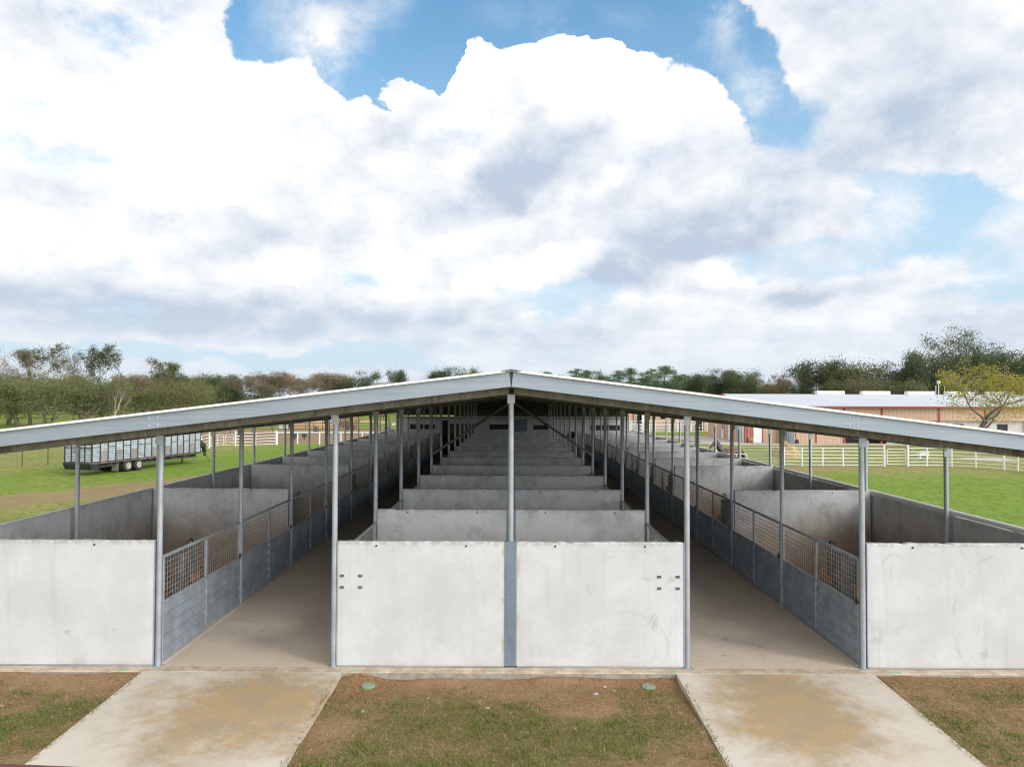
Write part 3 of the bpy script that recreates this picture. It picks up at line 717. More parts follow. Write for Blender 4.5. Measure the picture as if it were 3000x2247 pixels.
# a dark wall fan on the end wall of the right aisle
fan = empty('wall_fan', (5.05, YE - 0.02, 1.75)); tag(fan, 'small black fan hanging on the white end wall of the right aisle', 'fan')
mb = MB(); mb.lathe([(0.10, 0), (0.27, -0.05), (0.29, -0.12), (0.27, -0.2), (0.22, -0.21), (0.24, -0.12)], 16, axis='y'); mb.build('cage', M['black'], fan, smooth=True)
mb = MB(); mb.tube([(0.1, -0.02, -0.2), (0.0, -0.03, -0.7), (-0.1, -0.03, -1.1)], 0.018, 5); mb.build('cord', M['black'], fan)
mb = MB(); mb.box(-0.35, -0.1, -0.12, 0.01, -0.05, 0.08); mb.build('bracket', M['black'], fan)

# ------------------------------------------------------------------ slab, ramps, stall floors
mb = MB(); mb.bbox(-10.12, 10.12, 12.17, 66.0, -0.45, 0.0, 0.012)
s_ = mb.build('barn_floor', M['slab']); s_['kind'] = 'structure'
for (x0, x1) in ((-9.97, -6.17), (-2.99, 2.99), (6.17, 9.97)):
    mb = MB(); mb.box(x0, x1, Y0 + 0.13, Yk(NB) + 0.1, 0.001, 0.02)
    o = mb.build('stall_bedding', M['bedding']); o['kind'] = 'structure'
for x0, x1 in ((-6.24, -6.03), (6.03, 6.24)):
    mb = MB(); mb.bbox(x0, x1, Y0 + 0.1, Yk(NB), 0.002, 0.03, 0.006); o = mb.build('kerb', M['paving']); o['kind'] = 'structure'
for x0, x1 in ((-6.26, -2.87), (2.82, 6.17)):
    mb = MB()
    poly = [(12.168, -0.004), (9.0, -0.10), (5.0, -0.17), (5.0, -0.5), (12.168, -0.5)]
    mb.prism(poly, x0, x1, 'yz'); o = mb.build('ramp', M['ramp']); o['kind'] = 'structure'
# ------------------------------------------------------------------ ground
GZ = -0.10
def fg_green(x, y):
    """0..1 greenness of the rough turf in front of the barn"""
    n = mnoise.fractal(Vector((x*0.55, y*0.8, 3.1)), 0.9, 2.0, 4) * 0.9 + mnoise.fractal(Vector((x*2.1, y*2.1, 9.1)), 0.9, 2.0, 3) * 0.35
    g = 0.30 + 0.55 * n
    g += 0.42 * max(0, 1 - ((x-0.2)/2.6)**2 - ((y-10.3)/0.85)**2) + 0.55 * max(0, 1 - ((x-1.9)/0.9)**2 - ((y-10.3)/0.8)**2)
    g += 0.5 * max(0, 1 - ((x+1.9)/1.1)**2 - ((y-9.4)/0.9)**2) + 0.55 * max(0, 1 - ((x+0.4)/1.4)**2 - ((y-9.2)/0.6)**2)
    g -= 0.5 * max(0, 1 - ((x-1.0)/0.8)**2 - ((y-11.0)/0.45)**2)
    g += 0.7 * max(0, 1 - ((x+6.9)/1.1)**2 - ((y-10.6 - (x+6.9)*0.6)/0.55)**2) + 0.5 * max(0, 1 - ((x+7.2)/.7)**2 - ((y-9.4)/0.5)**2)
    g += 0.65 * max(0, 1 - ((x-8.0)/1.1)**2 - ((y-9.9)/0.9)**2)
    g *= max(0.0, min(1.0, (12.0 - y) / 0.7))
    return max(0.0, min(1.0, g))
def in_ramp(x, m=0.0): return (-6.26 - m < x < -2.87 + m) or (2.82 - m < x < 6.17 + m)
def g_h(x, y):
    if y > 12.6 or y < 6 or abs(x) > 14: return GZ
    n = mnoise.fractal(Vector((x*1.3, y*1.3, 0.0)), 0.8, 2.0, 4)
    e = (0.055 if abs(x) > 6.2 else -0.015) * max(0, min(1, (y - 10.2) / 1.6))
    e += max(0.0, mnoise.noise(Vector((x*1.7, 0.5, 2.0))) + 0.15) * 0.085 * max(0, min(1, (y - 11.75) / 0.35))
    base = min(GZ + e + n * 0.022, -0.02)
    lim = -0.004 - (12.17 - y) * 0.03 - 0.02
    if in_ramp(x, 0.0): base = min(base, lim - 0.08)
    return base
xs = sorted(set([-3500, -1200, -500, -250, -120, -60, -30, -18] + [round(-14 + 0.11*i, 3) for i in range(256)] + [18, 30, 60, 120, 250, 500, 1200, 3500] + [-6.27, -2.86, 2.81, 6.18]))
ys = sorted(set([-300, -60, -10, 4, 6] + [round(6.3 + 0.11*i, 3) for i in range(54)] + [12.4, 14, 30, 45, 60, 80, 110, 150, 220, 300, 500, 1000, 2500, 4500]))
mb = MB(); nx = len(xs)
mb.v = [(x, y, g_h(x, y)) for y in ys for x in xs]
mb.f = [(j*nx+i, j*nx+i+1, (j+1)*nx+i+1, (j+1)*nx+i) for j in range(len(ys)-1) for i in range(nx-1)]
def ground_mat():
    m, nt, bs = new_mat('ground')
    p = wpos(nt); fl, s = flat(nt, p)
    n1 = noise(nt, fl, 0.07, 6, 0.6); n2 = noise(nt, fl, 0.55, 6, 0.65); n3 = noise(nt, fl, 6.0, 5, 0.7); n4 = noise(nt, mapv(nt, fl, (1, 0.35, 1)), 0.22, 5, 0.6)
    green = mixc(nt, ramp(nt, n2, 0.3, 0.7), (0.165, 0.275, 0.024), (0.130, 0.205, 0.027))
    tan = mixc(nt, ramp(nt, n2, 0.3, 0.7), (0.31, 0.29, 0.085), (0.24, 0.215, 0.085))
    def blobs(lst):
        acc = None
        for (wt, *a) in lst:
            x = M_(nt, 'MULTIPLY', blob(nt, fl, *a), wt); acc = x if acc is None else M_(nt, 'ADD', acc, x)
        return acc
    # lush lawn beside the barn, drier further away
    lush = blobs([(1.5, 27, 30, 34, 20), (0.75, -23, 50, 13, 24, -15), (1.0, -17, 68, 10, 12), (0.5, -60, 130, 60, 70), (0.5, 20, 108, 20, 14)])
    far = ramp(nt, s.outputs[1], 90, 200, 0.0, 0.35)
    t = M_(nt, 'ADD', M_(nt, 'ADD', M_(nt, 'MULTIPLY', M_(nt, 'SUBTRACT', n4, 0.5), 1.3), M_(nt, 'MULTIPLY', M_(nt, 'SUBTRACT', n3, 0.5), 0.35)), M_(nt, 'ADD', lush, far))
    c = mixc(nt, ramp(nt, t, -0.15, 0.55), tan, green)
    n6 = noise(nt, mapv(nt, fl, (1, 0.5, 1)), 1.7, 6, 0.72); n7 = noise(nt, mapv(nt, fl, (1, 0.4, 1)), 4.5, 4, 0.7)
    c = mixc(nt, M_(nt, 'MULTIPLY', ramp(nt, n6, 0.45, 0.62), 0.7), c, (0.25, 0.275, 0.055))
    c = mixc(nt, M_(nt, 'MULTIPLY', ramp(nt, n7, 0.46, 0.64), 0.7), c, (0.075, 0.125, 0.015))
    # mown stripes' fine grain
    c = mixc(nt, M_(nt, 'MULTIPLY', ramp(nt, n3, 0.5, 0.8), 0.35), c, (0.06, 0.11, 0.012))
    # dirt
    dirt = blobs([(1.5, -20.6, 37, 4.2, 17, -27), (1.2, -15.5, 50, 2.5, 14, -20), (2.2, -27, 95, 32, 24), (1.7, -16, 85, 9, 12), (1.6, 22, 50.6, 16, 1.5, -1), (1.3, 19, 49.5, 6, 2.5), (0.8, -62, 85, 16, 12),
                  (0.9, 13, 46, 3.5, 14), (0.8, -39, 52, 5, 7), (0.7, 26, 112, 14, 4)])
    dw = M_(nt, 'ADD', dirt, M_(nt, 'ADD', M_(nt, 'MULTIPLY', M_(nt, 'SUBTRACT', n2, 0.5), 1.5), M_(nt, 'MULTIPLY', M_(nt, 'SUBTRACT', n1, 0.5), 0.7)))
    dcol = mixc(nt, ramp(nt, n3, 0.35, 0.65), (0.30, 0.20, 0.115), (0.215, 0.145, 0.085))
    dry = mixc(nt, ramp(nt, n2, 0.35, 0.65), dcol, (0.27, 0.225, 0.09))
    c = mixc(nt, ramp(nt, dw, 0.35, 0.9), c, dry)
    pad = blobs([(3.0, -27, 95, 34, 22)])
    c = mixc(nt, ramp(nt, M_(nt, 'ADD', pad, M_(nt, 'SUBTRACT', n2, 0.5)), 0.3, 0.8), c, dcol)
    # the worn earth in front of the barn
    fr = N(nt, 'ShaderNodeAttribute', attribute_name='turf').outputs['Fac']
    inf = N(nt, 'ShaderNodeAttribute', attribute_name='front').outputs['Fac']
    n5 = noise(nt, fl, 16.0, 5, 0.7)
    earth = mixc(nt, ramp(nt, n5, 0.3, 0.7), (0.33, 0.195, 0.10), (0.17, 0.095, 0.046))
    earth = mixc(nt, M_(nt, 'MULTIPLY', ramp(nt, n2, 0.42, 0.62), 0.6), earth, (0.38, 0.255, 0.145))
    turf = mixc(nt, ramp(nt, n5, 0.3, 0.7), (0.155, 0.165, 0.05), (0.095, 0.11, 0.033))
    fgc = mixc(nt, M_(nt, 'MULTIPLY', fr, 0.75), earth, turf)
    c = mixc(nt, inf, c, fgc)
    setin(nt, bs, Base_Color=c, Roughness=0.95)
    bs.inputs['Specular IOR Level'].default_value = 0.15
    bump(nt, bs, M_(nt, 'ADD', n3, M_(nt, 'MULTIPLY', n5, 0.5)), 0.6, 0.05)
    return m
M['ground'] = ground_mat()
g = mb.build('ground', M['ground'], smooth=True); g['kind'] = 'structure'
me = g.data
for an, fn in (('turf', lambda x, y: fg_green(x, y)), ('front', lambda x, y: 1.0 if (abs(x) < 14.2 and 5.9 < y < 12.7) else 0.0)):
    at_ = me.attributes.new(an, 'FLOAT', 'POINT')
    at_.data.foreach_set('value', [fn(v[0], v[1]) for v in mb.v])
# blades of turf in front of the barn: green where it grows, straw elsewhere
def blades(name, n, keep, mat, lo, hi, wid, lean, seed, region=(-10.4, 10.4, 8.9, 12.12)):
    rnd = random.Random(seed); mb = MB()
    while n > 0:
        x = rnd.uniform(region[0], region[1]); y = rnd.uniform(region[2], region[3])
        if in_ramp(x, -0.07): n -= 1; continue
        n -= 1
        if rnd.random() > keep(x, y): continue
        z = g_h(x, y) if not in_ramp(x, 0.0) else -0.004 - (12.168 - y) * 0.0303; a = rnd.uniform(0, 2*pi); L = rnd.uniform(lo, hi); le = rnd.uniform(*lean)
        d = Vector((cos(a)*sin(le), sin(a)*sin(le), cos(le))) * L
        t = Vector((-sin(a), cos(a), 0)) * wid
        b = Vector((x, y, z + (0.006 if le > 1.2 else -0.004)))
        mb.add([b - t, b + t, b + d*0.6 + t*0.7, b + d + Vector((0, 0, -0.15*L)), b + d*0.6 - t*0.7], [(0, 1, 2, 4), (4, 2, 3)])
    o = mb.build(name, mat); o['kind'] = 'stuff'
    return o
M['blade'] = leaf_mat('green_blades', (0.125, 0.21, 0.03), (0.185, 0.22, 0.05), (0.21, 0.20, 0.07), 0.25)
M['weed'] = leaf_mat('tuft_blades', (0.135, 0.215, 0.035), (0.19, 0.23, 0.055), (0.23, 0.22, 0.075), 0.3)
M['straw'] = simple('dead_blades', (0.36, 0.26, 0.135), (0.20, 0.13, 0.06), 7, 0.9, c3=(0.46, 0.37, 0.21), scale3=9)
o = blades('grass', 85000, lambda x, y: max(0, fg_green(x, y) - 0.12) ** 1.1, M['blade'], 0.04, 0.095, 0.0048, (0.2, 1.2), 3)
tag(o, 'patchy green turf growing in front of the barn', 'grass', kind='stuff')
def tuft(x, y): return 1.0 if (mnoise.noise(Vector((x*3.3, y*3.3, 4))) > 0.30 and fg_green(x, y) > 0.15) else 0.012
o = blades('weeds', 42000, tuft, M['weed'], 0.06, 0.13, 0.0055, (0.15, 1.0), 8)
tag(o, 'brighter green tufts of longer grass in front of the barn', 'grass', kind='stuff')
o = blades('dry_grass', 70000, lambda x, y: 0.55 + 0.4*fg_green(x, y) if y < 12.0 else 0.2, M['straw'], 0.03, 0.09, 0.0036, (0.9, 1.5), 4)
tag(o, 'matted dead straw coloured grass in front of the barn', 'dead grass', kind='stuff')
# pebbles
for i, (sx, sy) in enumerate(((1255, 2041), (1062, 2082), (320, 1982), (206, 2080), (1770, 2010), (1745, 2030), (1800, 2020), (1428, 2070))):
    p = at(sx, sy, z=GZ + 0.005); mb = MB(); r = 0.02 + 0.01 * (i % 3)
    mb.lathe([(r*0.5, 0), (r, r*0.35), (r*0.75, r*0.75), (r*0.25, r*0.9)], 7)
    p.z = g_h(p.x, p.y) - 0.004
    o = mb.build('pebble', M['stone'], loc=p, rz=i*1.3); o.scale = (1.4, 1, 1)
    tag(o, 'small pale pebble lying on the bare soil before the barn', 'stone', 'pebbles on the soil in front of the barn')
for sx, sy, lab in ((1079, 2009, 'round green valve lid in the soil, left of the blue grey centre column'), (1900, 2010, 'round green valve lid in the soil by the right hand ramp')):
    p = at(sx, sy, z=GZ); p.z = g_h(p.x, p.y) + 0.012
    mb = MB(); mb.lathe([(0.115, -0.06), (0.115, 0.0), (0.105, 0.010), (0.02, 0.014)], 20); o = empty('valve_cover', p)
    mb.build('lid', M['valve'], o, smooth=True)
    mb = MB(); mb.lathe([(0.014, 0.008), (0.014, 0.016)], 8, (0.05, 0.02, 0)); mb.build('bolt', M['rust'], o)
    tag(o, lab, 'valve cover', 'green valve covers in front of the barn')
# dry twig at the left edge
p = at(12, 2078, z=GZ); mb = MB()
rnd = random.Random(5)
for i in range(9):
    a = rnd.uniform(0, 2*pi); L = rnd.uniform(0.07, 0.2)
    mb.tube([(0, 0, 0.02), (cos(a)*L*.5, sin(a)*L*.5, 0.05 + rnd.uniform(0, .05)), (cos(a + .4)*L, sin(a + .4)*L, 0.05)], [0.006, 0.005, 0.002], 5)
o = mb.build('dead_plant', M['straw'], loc=(p.x, p.y, g_h(p.x, p.y))); tag(o, 'pale dried out weed lying on the turf at the left edge', 'dead plant')
# maroon pipe fence close to the camera: only its top rail enters the picture
fe = empty('pipe_rail', (-5, 6.66, GZ)); tag(fe, 'maroon painted pipe rail crossing the lower left corner', 'fence rail')
mb = MB(); mb.tube([(-9, 0.32, 1.286), (0, 0.0, 1.286), (5.5, -0.36, 1.286)], 0.055, 12); mb.build('rail', M['maroon'], fe, smooth=True)
for x in (-6, -1.5, 3.0):
    mb = MB(); mb.tube([(x, -x*0.045 - 0.0, -0.3), (x, -x*0.045, 1.225)], 0.055, 12); mb.build('post', M['maroon'], fe, smooth=True)

# ------------------------------------------------------------------ pavements on the right
def sheet(name, pts, z, mat, th=0.06):
    mb = MB(); mb.prism([(p.x, p.y) for p in pts], z - th, z, 'xy'); o = mb.build(name, mat); o['kind'] = 'structure'; return o
BX, BY = 26.35, 80.0                        # near left corner of the metal building
sheet('pavement', [Vector((BX-7.5, 96.5)), Vector((BX-0.02, 96.5)), Vector((BX-0.02, BY-0.02)), Vector((95, BY-0.02)), Vector((95, BY-3.2)), Vector((BX-3.5, BY-3.2)), Vector((BX-5.2, BY+4))], GZ + 0.03, M['paving'])
sheet('path', [Vector((11, 95.2)), Vector((BX-7.4, 95.6)), Vector((BX-7.4, 93.8)), Vector((11, 93.4))], GZ + 0.02, M['paving'])

# ------------------------------------------------------------------ metal building on the right
bld = empty('metal_building', (BX, BY, GZ)); tag(bld, 'long tan metal building with red trim and a white ribbed roof', 'building')
def bp(mb, name, mat, parent=bld, **kw):
    o = mb.build(name, mat, parent, **kw)
    if parent is bld: o.location = (-BX, -BY, -GZ)
    return o
EV, RD, DEP, LEN = 4.05, 5.46, 16.0, 80.0
# walls
mb = MB(); wall_open(mb, BX, BX+11.0, GZ, EV, BY, BY+0.15, [(BX + 0.75, BX + 1.75, GZ, GZ + 2.15)])
bp(mb, 'front_wall', M['tan'])
mb = MB(); mb.box(BX+11.0, BX+LEN, BY, BY+0.12, 2.48, EV); bp(mb, 'upper_wall', M['tan'])
mb = MB(); holes = []
for sx in (2808, 2937, 3060):
    x = at(sx, 1250, Y=BY+0.3).x; holes.append((x-0.62, x+0.62, 1.28, 2.14))
x_open = at(2462, 1300, Y=BY).x
wall_open(mb, BX+15.9, BX+LEN, GZ, 2.47, BY+0.35, BY+0.5, holes); bw = bp(mb, 'block_wall', M['block'])
for h in holes:
    f = MB()
    f.box(h[0], h[1], BY+0.46, BY+0.48, h[2], h[3]); wn = bp(f, 'window', M['glass'], bw)
    f = MB()
    for i in range(8): f.bar((h[0]+(h[1]-h[0])*i/7, BY+0.37, h[2]), (h[0]+(h[1]-h[0])*i/7, BY+0.37, h[3]), 0.02)
    for i in range(7): f.bar((h[0], BY+0.40, h[2]+(h[3]-h[2])*i/6), (h[1], BY+0.40, h[2]+(h[3]-h[2])*i/6), 0.02)
    bp(f, 'window_grille', M['black'], bw)
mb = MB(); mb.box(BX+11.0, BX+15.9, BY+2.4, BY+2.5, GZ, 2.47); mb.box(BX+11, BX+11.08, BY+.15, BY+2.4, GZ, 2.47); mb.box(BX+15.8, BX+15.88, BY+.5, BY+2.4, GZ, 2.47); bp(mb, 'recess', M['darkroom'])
# end wall
mb = MB(); mb.prism([(BY+0.16, GZ), (BY+DEP, GZ), (BY+DEP, EV), (BY+DEP/2, RD-0.08), (BY+0.16, EV)], BX+0.0, BX+0.12, 'yz'); bp(mb, 'end_wall', M['tan_side'])
# roof
for s, nm in ((0, 'roof'), (1, 'roof')):
    ye, yr = (BY-0.35, BY+DEP/2) if s == 0 else (BY+DEP+0.35, BY+DEP/2)
    ze = EV + 0.06 - 0.35*(RD-EV)/(DEP/2)
    mb = MB(); mb.prism([(ye, ze), (yr, RD), (yr, RD+0.06), (ye, ze+0.06)], BX-0.35, BX+LEN, 'yz'); bp(mb, nm, M['whiteroof'])
for x0 in range(0, 0): pass
ze = EV + 0.06 - 0.35*(RD-EV)/(DEP/2)
mb = MB(); mb.box(BX-0.40, BX+LEN, BY-0.47, BY-0.353, ze-0.16, ze+0.05); bp(mb, 'gutter', M['red'])
for yy, yr in ((BY-0.35, BY+DEP/2), (BY+DEP+0.35, BY+DEP/2)):
    mb = MB(); mb.bar((BX-0.40, yy, ze-0.04), (BX-0.40, yr, RD-0.04), 0.08, 0.24); bp(mb, 'rake_trim', M['red'])
for sx in (2390, 2583.8, 2750.7, 2885.8, 3010):
    x = at(sx, 1220, Y=BY).x; mb = MB(); z0 = 2.2 if x > BX+15 else GZ + 0.0
    if x < BX+11: mb.box(x-0.09, x+0.09, BY-0.06, BY-0.003, GZ+0.03, ze-0.17)
    else: mb.box(x-0.11, x+0.11, BY-0.02+0.14, BY+0.34, GZ+0.03, 2.475); mb.box(x-0.11, x+0.11, BY-0.06, BY-0.003, 2.48, ze-0.17)
    bp(mb, 'red_column', M['red'])
for x, w in ((BX+0.06, 0.14), (BX+0.44, 0.09), (BX+0.69, 0.05), (BX+1.80, 0.05), (BX+10.95, 0.14)):
    mb = MB(); mb.box(x-w, x+w, BY-0.05, BY-0.004, GZ+0.03, ze-0.17 if w > .06 else GZ+2.2); bp(mb, 'red_trim', M['red'])
mb = MB(); mb.bbox(BX+0.76, BX+1.74, BY+0.03, BY+0.08, GZ+0.04, GZ+2.14, 0.01); d = bp(mb, 'door', M['white'])
mb = MB(); mb.lathe([(0.03, 0), (0.04, -0.03), (0.03, -0.06)], 8, (BX+0.86, BY+0.03, GZ+1.05), 'y'); bp(mb, 'handle', M['black'], d)
for y, w, mt in ((BY+9.1, 0.9, 'white'), (BY+6.2, 1.05, 'white'), (BY+2.75, 1.0, 'bluedoor'), (BY+1.15, 0.55, 'white')):
    mb = MB(); mb.bbox(BX-0.06, BX-0.004, y-w/2, y+w/2, GZ+0.04, GZ+2.14, 0.01); d = bp(mb, 'door', M[mt])
    mb = MB(); mb.lathe([(0.03, 0), (0.04, -0.03), (0.03, -0.06)], 8, (BX-0.06, y-w/2+.12, GZ+1.05), 'x'); bp(mb, 'handle', M['black'], d)
    if abs(w - 0.9) < .01:
        mb = MB(); mb.box(BX-0.075, BX-0.063, y-0.25, y+0.25, GZ+1.25, GZ+1.95); bp(mb, 'door_glass', M['glass'], d)
    mb = MB()
    for q in (-1, 1): mb.box(BX-0.05, BX-0.005, y+q*(w/2+0.06)-0.045, y+q*(w/2+0.06)+0.045, GZ+0.03, GZ+2.2)
    bp(mb, 'door_frame', M['red'])
mb = MB(); mb.lathe([(0.10, 0), (0.19, -0.05), (0.25, 0), (0.19, 0.05), (0.11, 0.02)], 14, (BX-0.12, BY+2.3, GZ+1.55), 'x'); o = mb.build('wreath', simple('wreath_leaves', (0.35, 0.30, 0.08), (0.16, 0.20, 0.06), 20, 0.9), smooth=True)
tag(o, 'yellow green wreath hanging on the blue grey door of the metal building', 'wreath')
# ridge vents
for sx0, sx1 in ((2391, 2471), (2523, 2604), (2654, 2734), (2770.6, 2851), (2889, 2965)):
    x0, x1 = at(sx0, 1155, Y=BY+DEP/2).x, at(sx1, 1155, Y=BY+DEP/2).x
    mb = MB(); yc = BY + DEP/2
    prof = [(-0.34, RD+0.0), (-0.40, RD+0.10), (-0.40, RD+0.36), (-0.30, RD+0.46), (0.30, RD+0.46), (0.40, RD+0.36), (0.40, RD+0.10), (0.34, RD)]
    mb.prism([(yc + a, b) for a, b in prof], x0, x1, 'yz'); bp(mb, 'ridge_vent', M['white'])
pm = at(2750, 1157, Y=BY+DEP/2+1.5)
mb = MB(); mb.tube([(pm.x, pm.y, RD-0.4), (pm.x, pm.y, RD+1.55)], 0.05, 8); mb.lathe([(0.06, 0), (0.19, 0.10), (0.19, 0.36), (0.06, 0.46)], 10, (pm.x, pm.y, RD+1.4)); bp(mb, 'vent_mast', M['white'], smooth=True)
for dx in (-0.35, 0.75):
    mb = MB(); mb.tube([(pm.x+dx, pm.y, RD-0.4), (pm.x+dx, pm.y, RD+1.2)], 0.035, 6); bp(mb, 'vent_pipe', M['white'])
# things leaning on or standing before it
ap = at(2317, 1301, z=GZ+0.03)
t = empty('ribbed_tank', (ap.x, BY - 0.95, GZ + 0.03)); tag(t, 'grey ribbed steel tank standing against the tan wall', 'tank')
mb = MB(); pr = []
for i in range(48):
    a = 2*pi*i/48; r = 0.66 + (0.025 if i % 2 else 0); pr.append((r*cos(a), r*sin(a)))
mb.prism(pr, 0.0, 2.35, 'xy'); mb.build('tank_body', M['tank'], t)
mb = MB(); mb.lathe([(0.69, 2.351), (0.69, 2.40), (0.2, 2.62), (0.1, 2.63)], 24); mb.build('tank_lid', M['tank'], t, smooth=True)
mb = MB(); mb.tube([(0.70, -0.1, 1.9), (0.82, -0.1, 1.5), (0.86, -0.1, 0.7), (1.1, -0.1, 0.35)], 0.03, 6); mb.build('hose', M['black'], t)
hr = empty('hose_reel', (ap.x + 1.05, BY - 0.9, GZ + 0.03)); tag(hr, 'black hose reel on the pavement beside the ribbed tank', 'hose reel')
mb = MB(); mb.lathe([(0.2, -0.12), (0.2, -0.10), (0.13, -0.09), (0.13, 0.09), (0.2, 0.10), (0.2, 0.12)], 14, (0, 0, 0.26), 'y'); mb.build('drum', M['black'], hr, smooth=True)
mb = MB(); mb.box(-0.2, 0.2, -0.14, -0.125, 0, 0.12); mb.box(-0.2, 0.2, 0.125, 0.14, 0, 0.12); mb.build('stand', M['black'], hr)
cb = empty('wooden_stand', (BX + 0.30, BY - 0.45, GZ + 0.03)); tag(cb, 'small tan wooden stand by the white door of the metal building', 'stand')
mb = MB(); mb.bbox(-0.24, 0.24, -0.2, 0.2, 0.28, 0.58, 0.02); mb.build('box', M['hay'], cb)
for q in (-1, 1):
    mb = MB(); mb.box(q*0.17-0.03, q*0.17+0.03, -0.16, 0.16, 0, 0.279); mb.build('leg', M['hay'], cb)
bo = at(2940, 1268, Y=BY-0.3)
mb = MB(); mb.box(-0.55, 0.55, -0.02, 0.02, 0, 1.2); o = mb.build('board', M['tan'], loc=(bo.x, BY + 0.2, GZ + 0.04)); o.rotation_euler = (R(-5), 0, 0); tag(o, 'tan board leaning on the block wall under a barred window', 'board')

# wing further back
WY = 113.0; WX0, WX1 = 17.5, BX + 8
wing = empty('rear_building', (WX0, WY, GZ)); tag(wing, 'second tan metal building with red posts behind the white fences', 'building')
def wp(mb, name, mat, parent=wing):
    o = mb.build(name, mat, parent)
    if parent is wing: o.location = (-WX0, -WY, -GZ)
    return o
xo0, xo1 = at(1866, 1230, Y=WY).x, at(1880, 1230, Y=WY).x
xq0, xq1 = at(2052, 1240, Y=WY).x, at(2060, 1240, Y=WY).x
mb = MB(); wall_open(mb, WX0, WX1, GZ, 3.6, WY, WY+0.15, [(xo0, xo1, GZ, 2.6), (xq0-.1, xq1+.1, GZ, 2.4), (at(1935, 1225, Y=WY).x, at(1950, 1225, Y=WY).x, 1.75, 2.2)]); ww = wp(mb, 'wall', M['tan'])
mb = MB(); mb.box(WX0+.2, WX1, WY+1.5, WY+1.6, GZ, 3.5); wp(mb, 'opening', M['darkroom'], ww)
mb = MB(); mb.box(xo1+0.02, xo1+0.62, WY-0.06, WY-0.004, GZ+.03, 2.6); wp(mb, 'white_door', M['white'], ww)
for sx in (1856, 1891, 1968, 2044):
    x = at(sx, 1230, Y=WY).x; mb = MB(); mb.box(x-0.10, x+0.10, WY-0.08, WY-0.003, GZ, 3.55); wp(mb, 'red_column', M['red'])
mb = MB(); mb.prism([(WY-0.4, 3.60), (WY+7, 4.7), (WY+14, 3.6), (WY+14, 3.66), (WY+7, 4.76), (WY-0.4, 3.66)], WX0-0.3, WX1, 'yz'); wp(mb, 'roof', M['whiteroof'])

# ------------------------------------------------------------------ pipe fences
def pipe_fence(name, pts, mat, label, h=1.3, rails=6, posts=None, r=0.03, pr=0.05, group=None, z0=GZ, top_r=None, low=0.1, tall=()):
    """pts: corner list; posts: list of (x, y)"""
    root = empty(name, (pts[0][0], pts[0][1], z0)); tag(root, label, 'fence', group)
    o_ = Vector((pts[0][0], pts[0][1], 0))
    for i in range(rails):
        z = h - (h - low) * i / max(1, rails - 1)
        mb = MB(); mb.tube([(p[0]-o_.x, p[1]-o_.y, z) for p in pts], (top_r or r) if i == 0 else r, 6); mb.build('rail', mat, root, smooth=True)
    for i, p in enumerate(posts or []):
        mb = MB(); hh = h + (0.22 if i in tall else 0.02); rr = pr * (1.4 if i in tall else 1)
        mb.tube([(p[0]-o_.x, p[1]-o_.y, -0.1), (p[0]-o_.x, p[1]-o_.y, hh)], rr, 8); mb.build('post', mat, root, smooth=True)
    return root
def pipe_gate(name, a, b, mat, label, h=1.25, rails=5, z0=GZ, mid=True, r=0.025, low=0.2, cat='gate', group=None):
    root = empty(name, (a[0], a[1], z0)); tag(root, label, cat, group)
    v = Vector((b[0]-a[0], b[1]-a[1], 0)); d = v.normalized()
    mb = MB()
    mb.tube([(0, 0, low)] + [(0, 0, h-0.12)] + [tuple(d*0.05 + Vector((0, 0, h-0.03)))] + [tuple(d*0.14 + Vector((0, 0, h)))] + [tuple(v - d*0.14 + Vector((0, 0, h)))] + [tuple(v - d*0.05 + Vector((0, 0, h-0.03)))] + [tuple(v + Vector((0, 0, h-0.12)))] + [tuple(v + Vector((0, 0, low)))] + [(0, 0, low)], r, 6)
    mb.build('frame', mat, root, smooth=True)
    for i in range(1, rails):
        z = low + (h-low)*i/rails; mb = MB(); mb.tube([(0, 0, z), (v.x, v.y, z)], r*0.85, 6); mb.build('bar', mat, root)
    if mid:
        mb = MB(); mb.tube([(v.x/2, v.y/2, low), (v.x/2, v.y/2, h)], r*0.85, 6); mb.build('stile', mat, root)
    return root
def gp(sx, sy): p = at(sx, sy, z=GZ); return (p.x, p.y)
# right hand paddock
A = [gp(*q) for q in ((2298, 1364), (2349.8, 1365.5), (2410.5, 1366), (2470, 1366), (2530, 1366.5), (2591, 1367))]
pipe_fence('pipe_fence', A, M['white'], 'white six rail pipe fence between two gates in front of the metal building', 1.33, 6, A, tall=(5,))
B = [gp(*q) for q in ((2660, 1367), (2715.5, 1366.5), (2788.6, 1368), (2858.6, 1371), (2941.6, 1377), (2982.7, 1381), (3080, 1394), (3200, 1412))]
pipe_fence('pipe_fence', B, M['white'], 'white six rail pipe fence curving to the right edge of the photo', 1.33, 6, B, tall=(0, 4))
pipe_gate('pipe_gate', gp(2599, 1366), gp(2653, 1366), M['white'], 'white tube gate hung between the two tall fence posts', 1.27, 5, mid=False, low=0.15)
pipe_gate('pipe_gate', gp(2166, 1363), gp(2286, 1363), M['galv'], 'long galvanised tube gate beside the bay horse', 1.32, 6, mid=True, low=0.1)
q = Vector((11.6, 44.0, 0))
pipe_gate('pipe_gate', (at(2127, 1330, Y=43).x, 43.0), (at(2188, 1330, Y=43).x, 43.0), M['white'], 'small white tube gate in front of the bay horse', 1.52, 3, mid=True, low=0.35)
pipe_gate('pipe_gate', (at(2020, 1300, Y=60).x, 60.0), (at(2100, 1300, Y=58).x, 58.0), M['white'], 'white pipe gate left of the horse behind the barn rail', 1.2, 3, mid=False, low=0.3, r=0.05)
F2 = [(at(sx, 1250, Y=107).x, 107.0) for sx in (1845, 1898, 1960, 1989, 2040)]
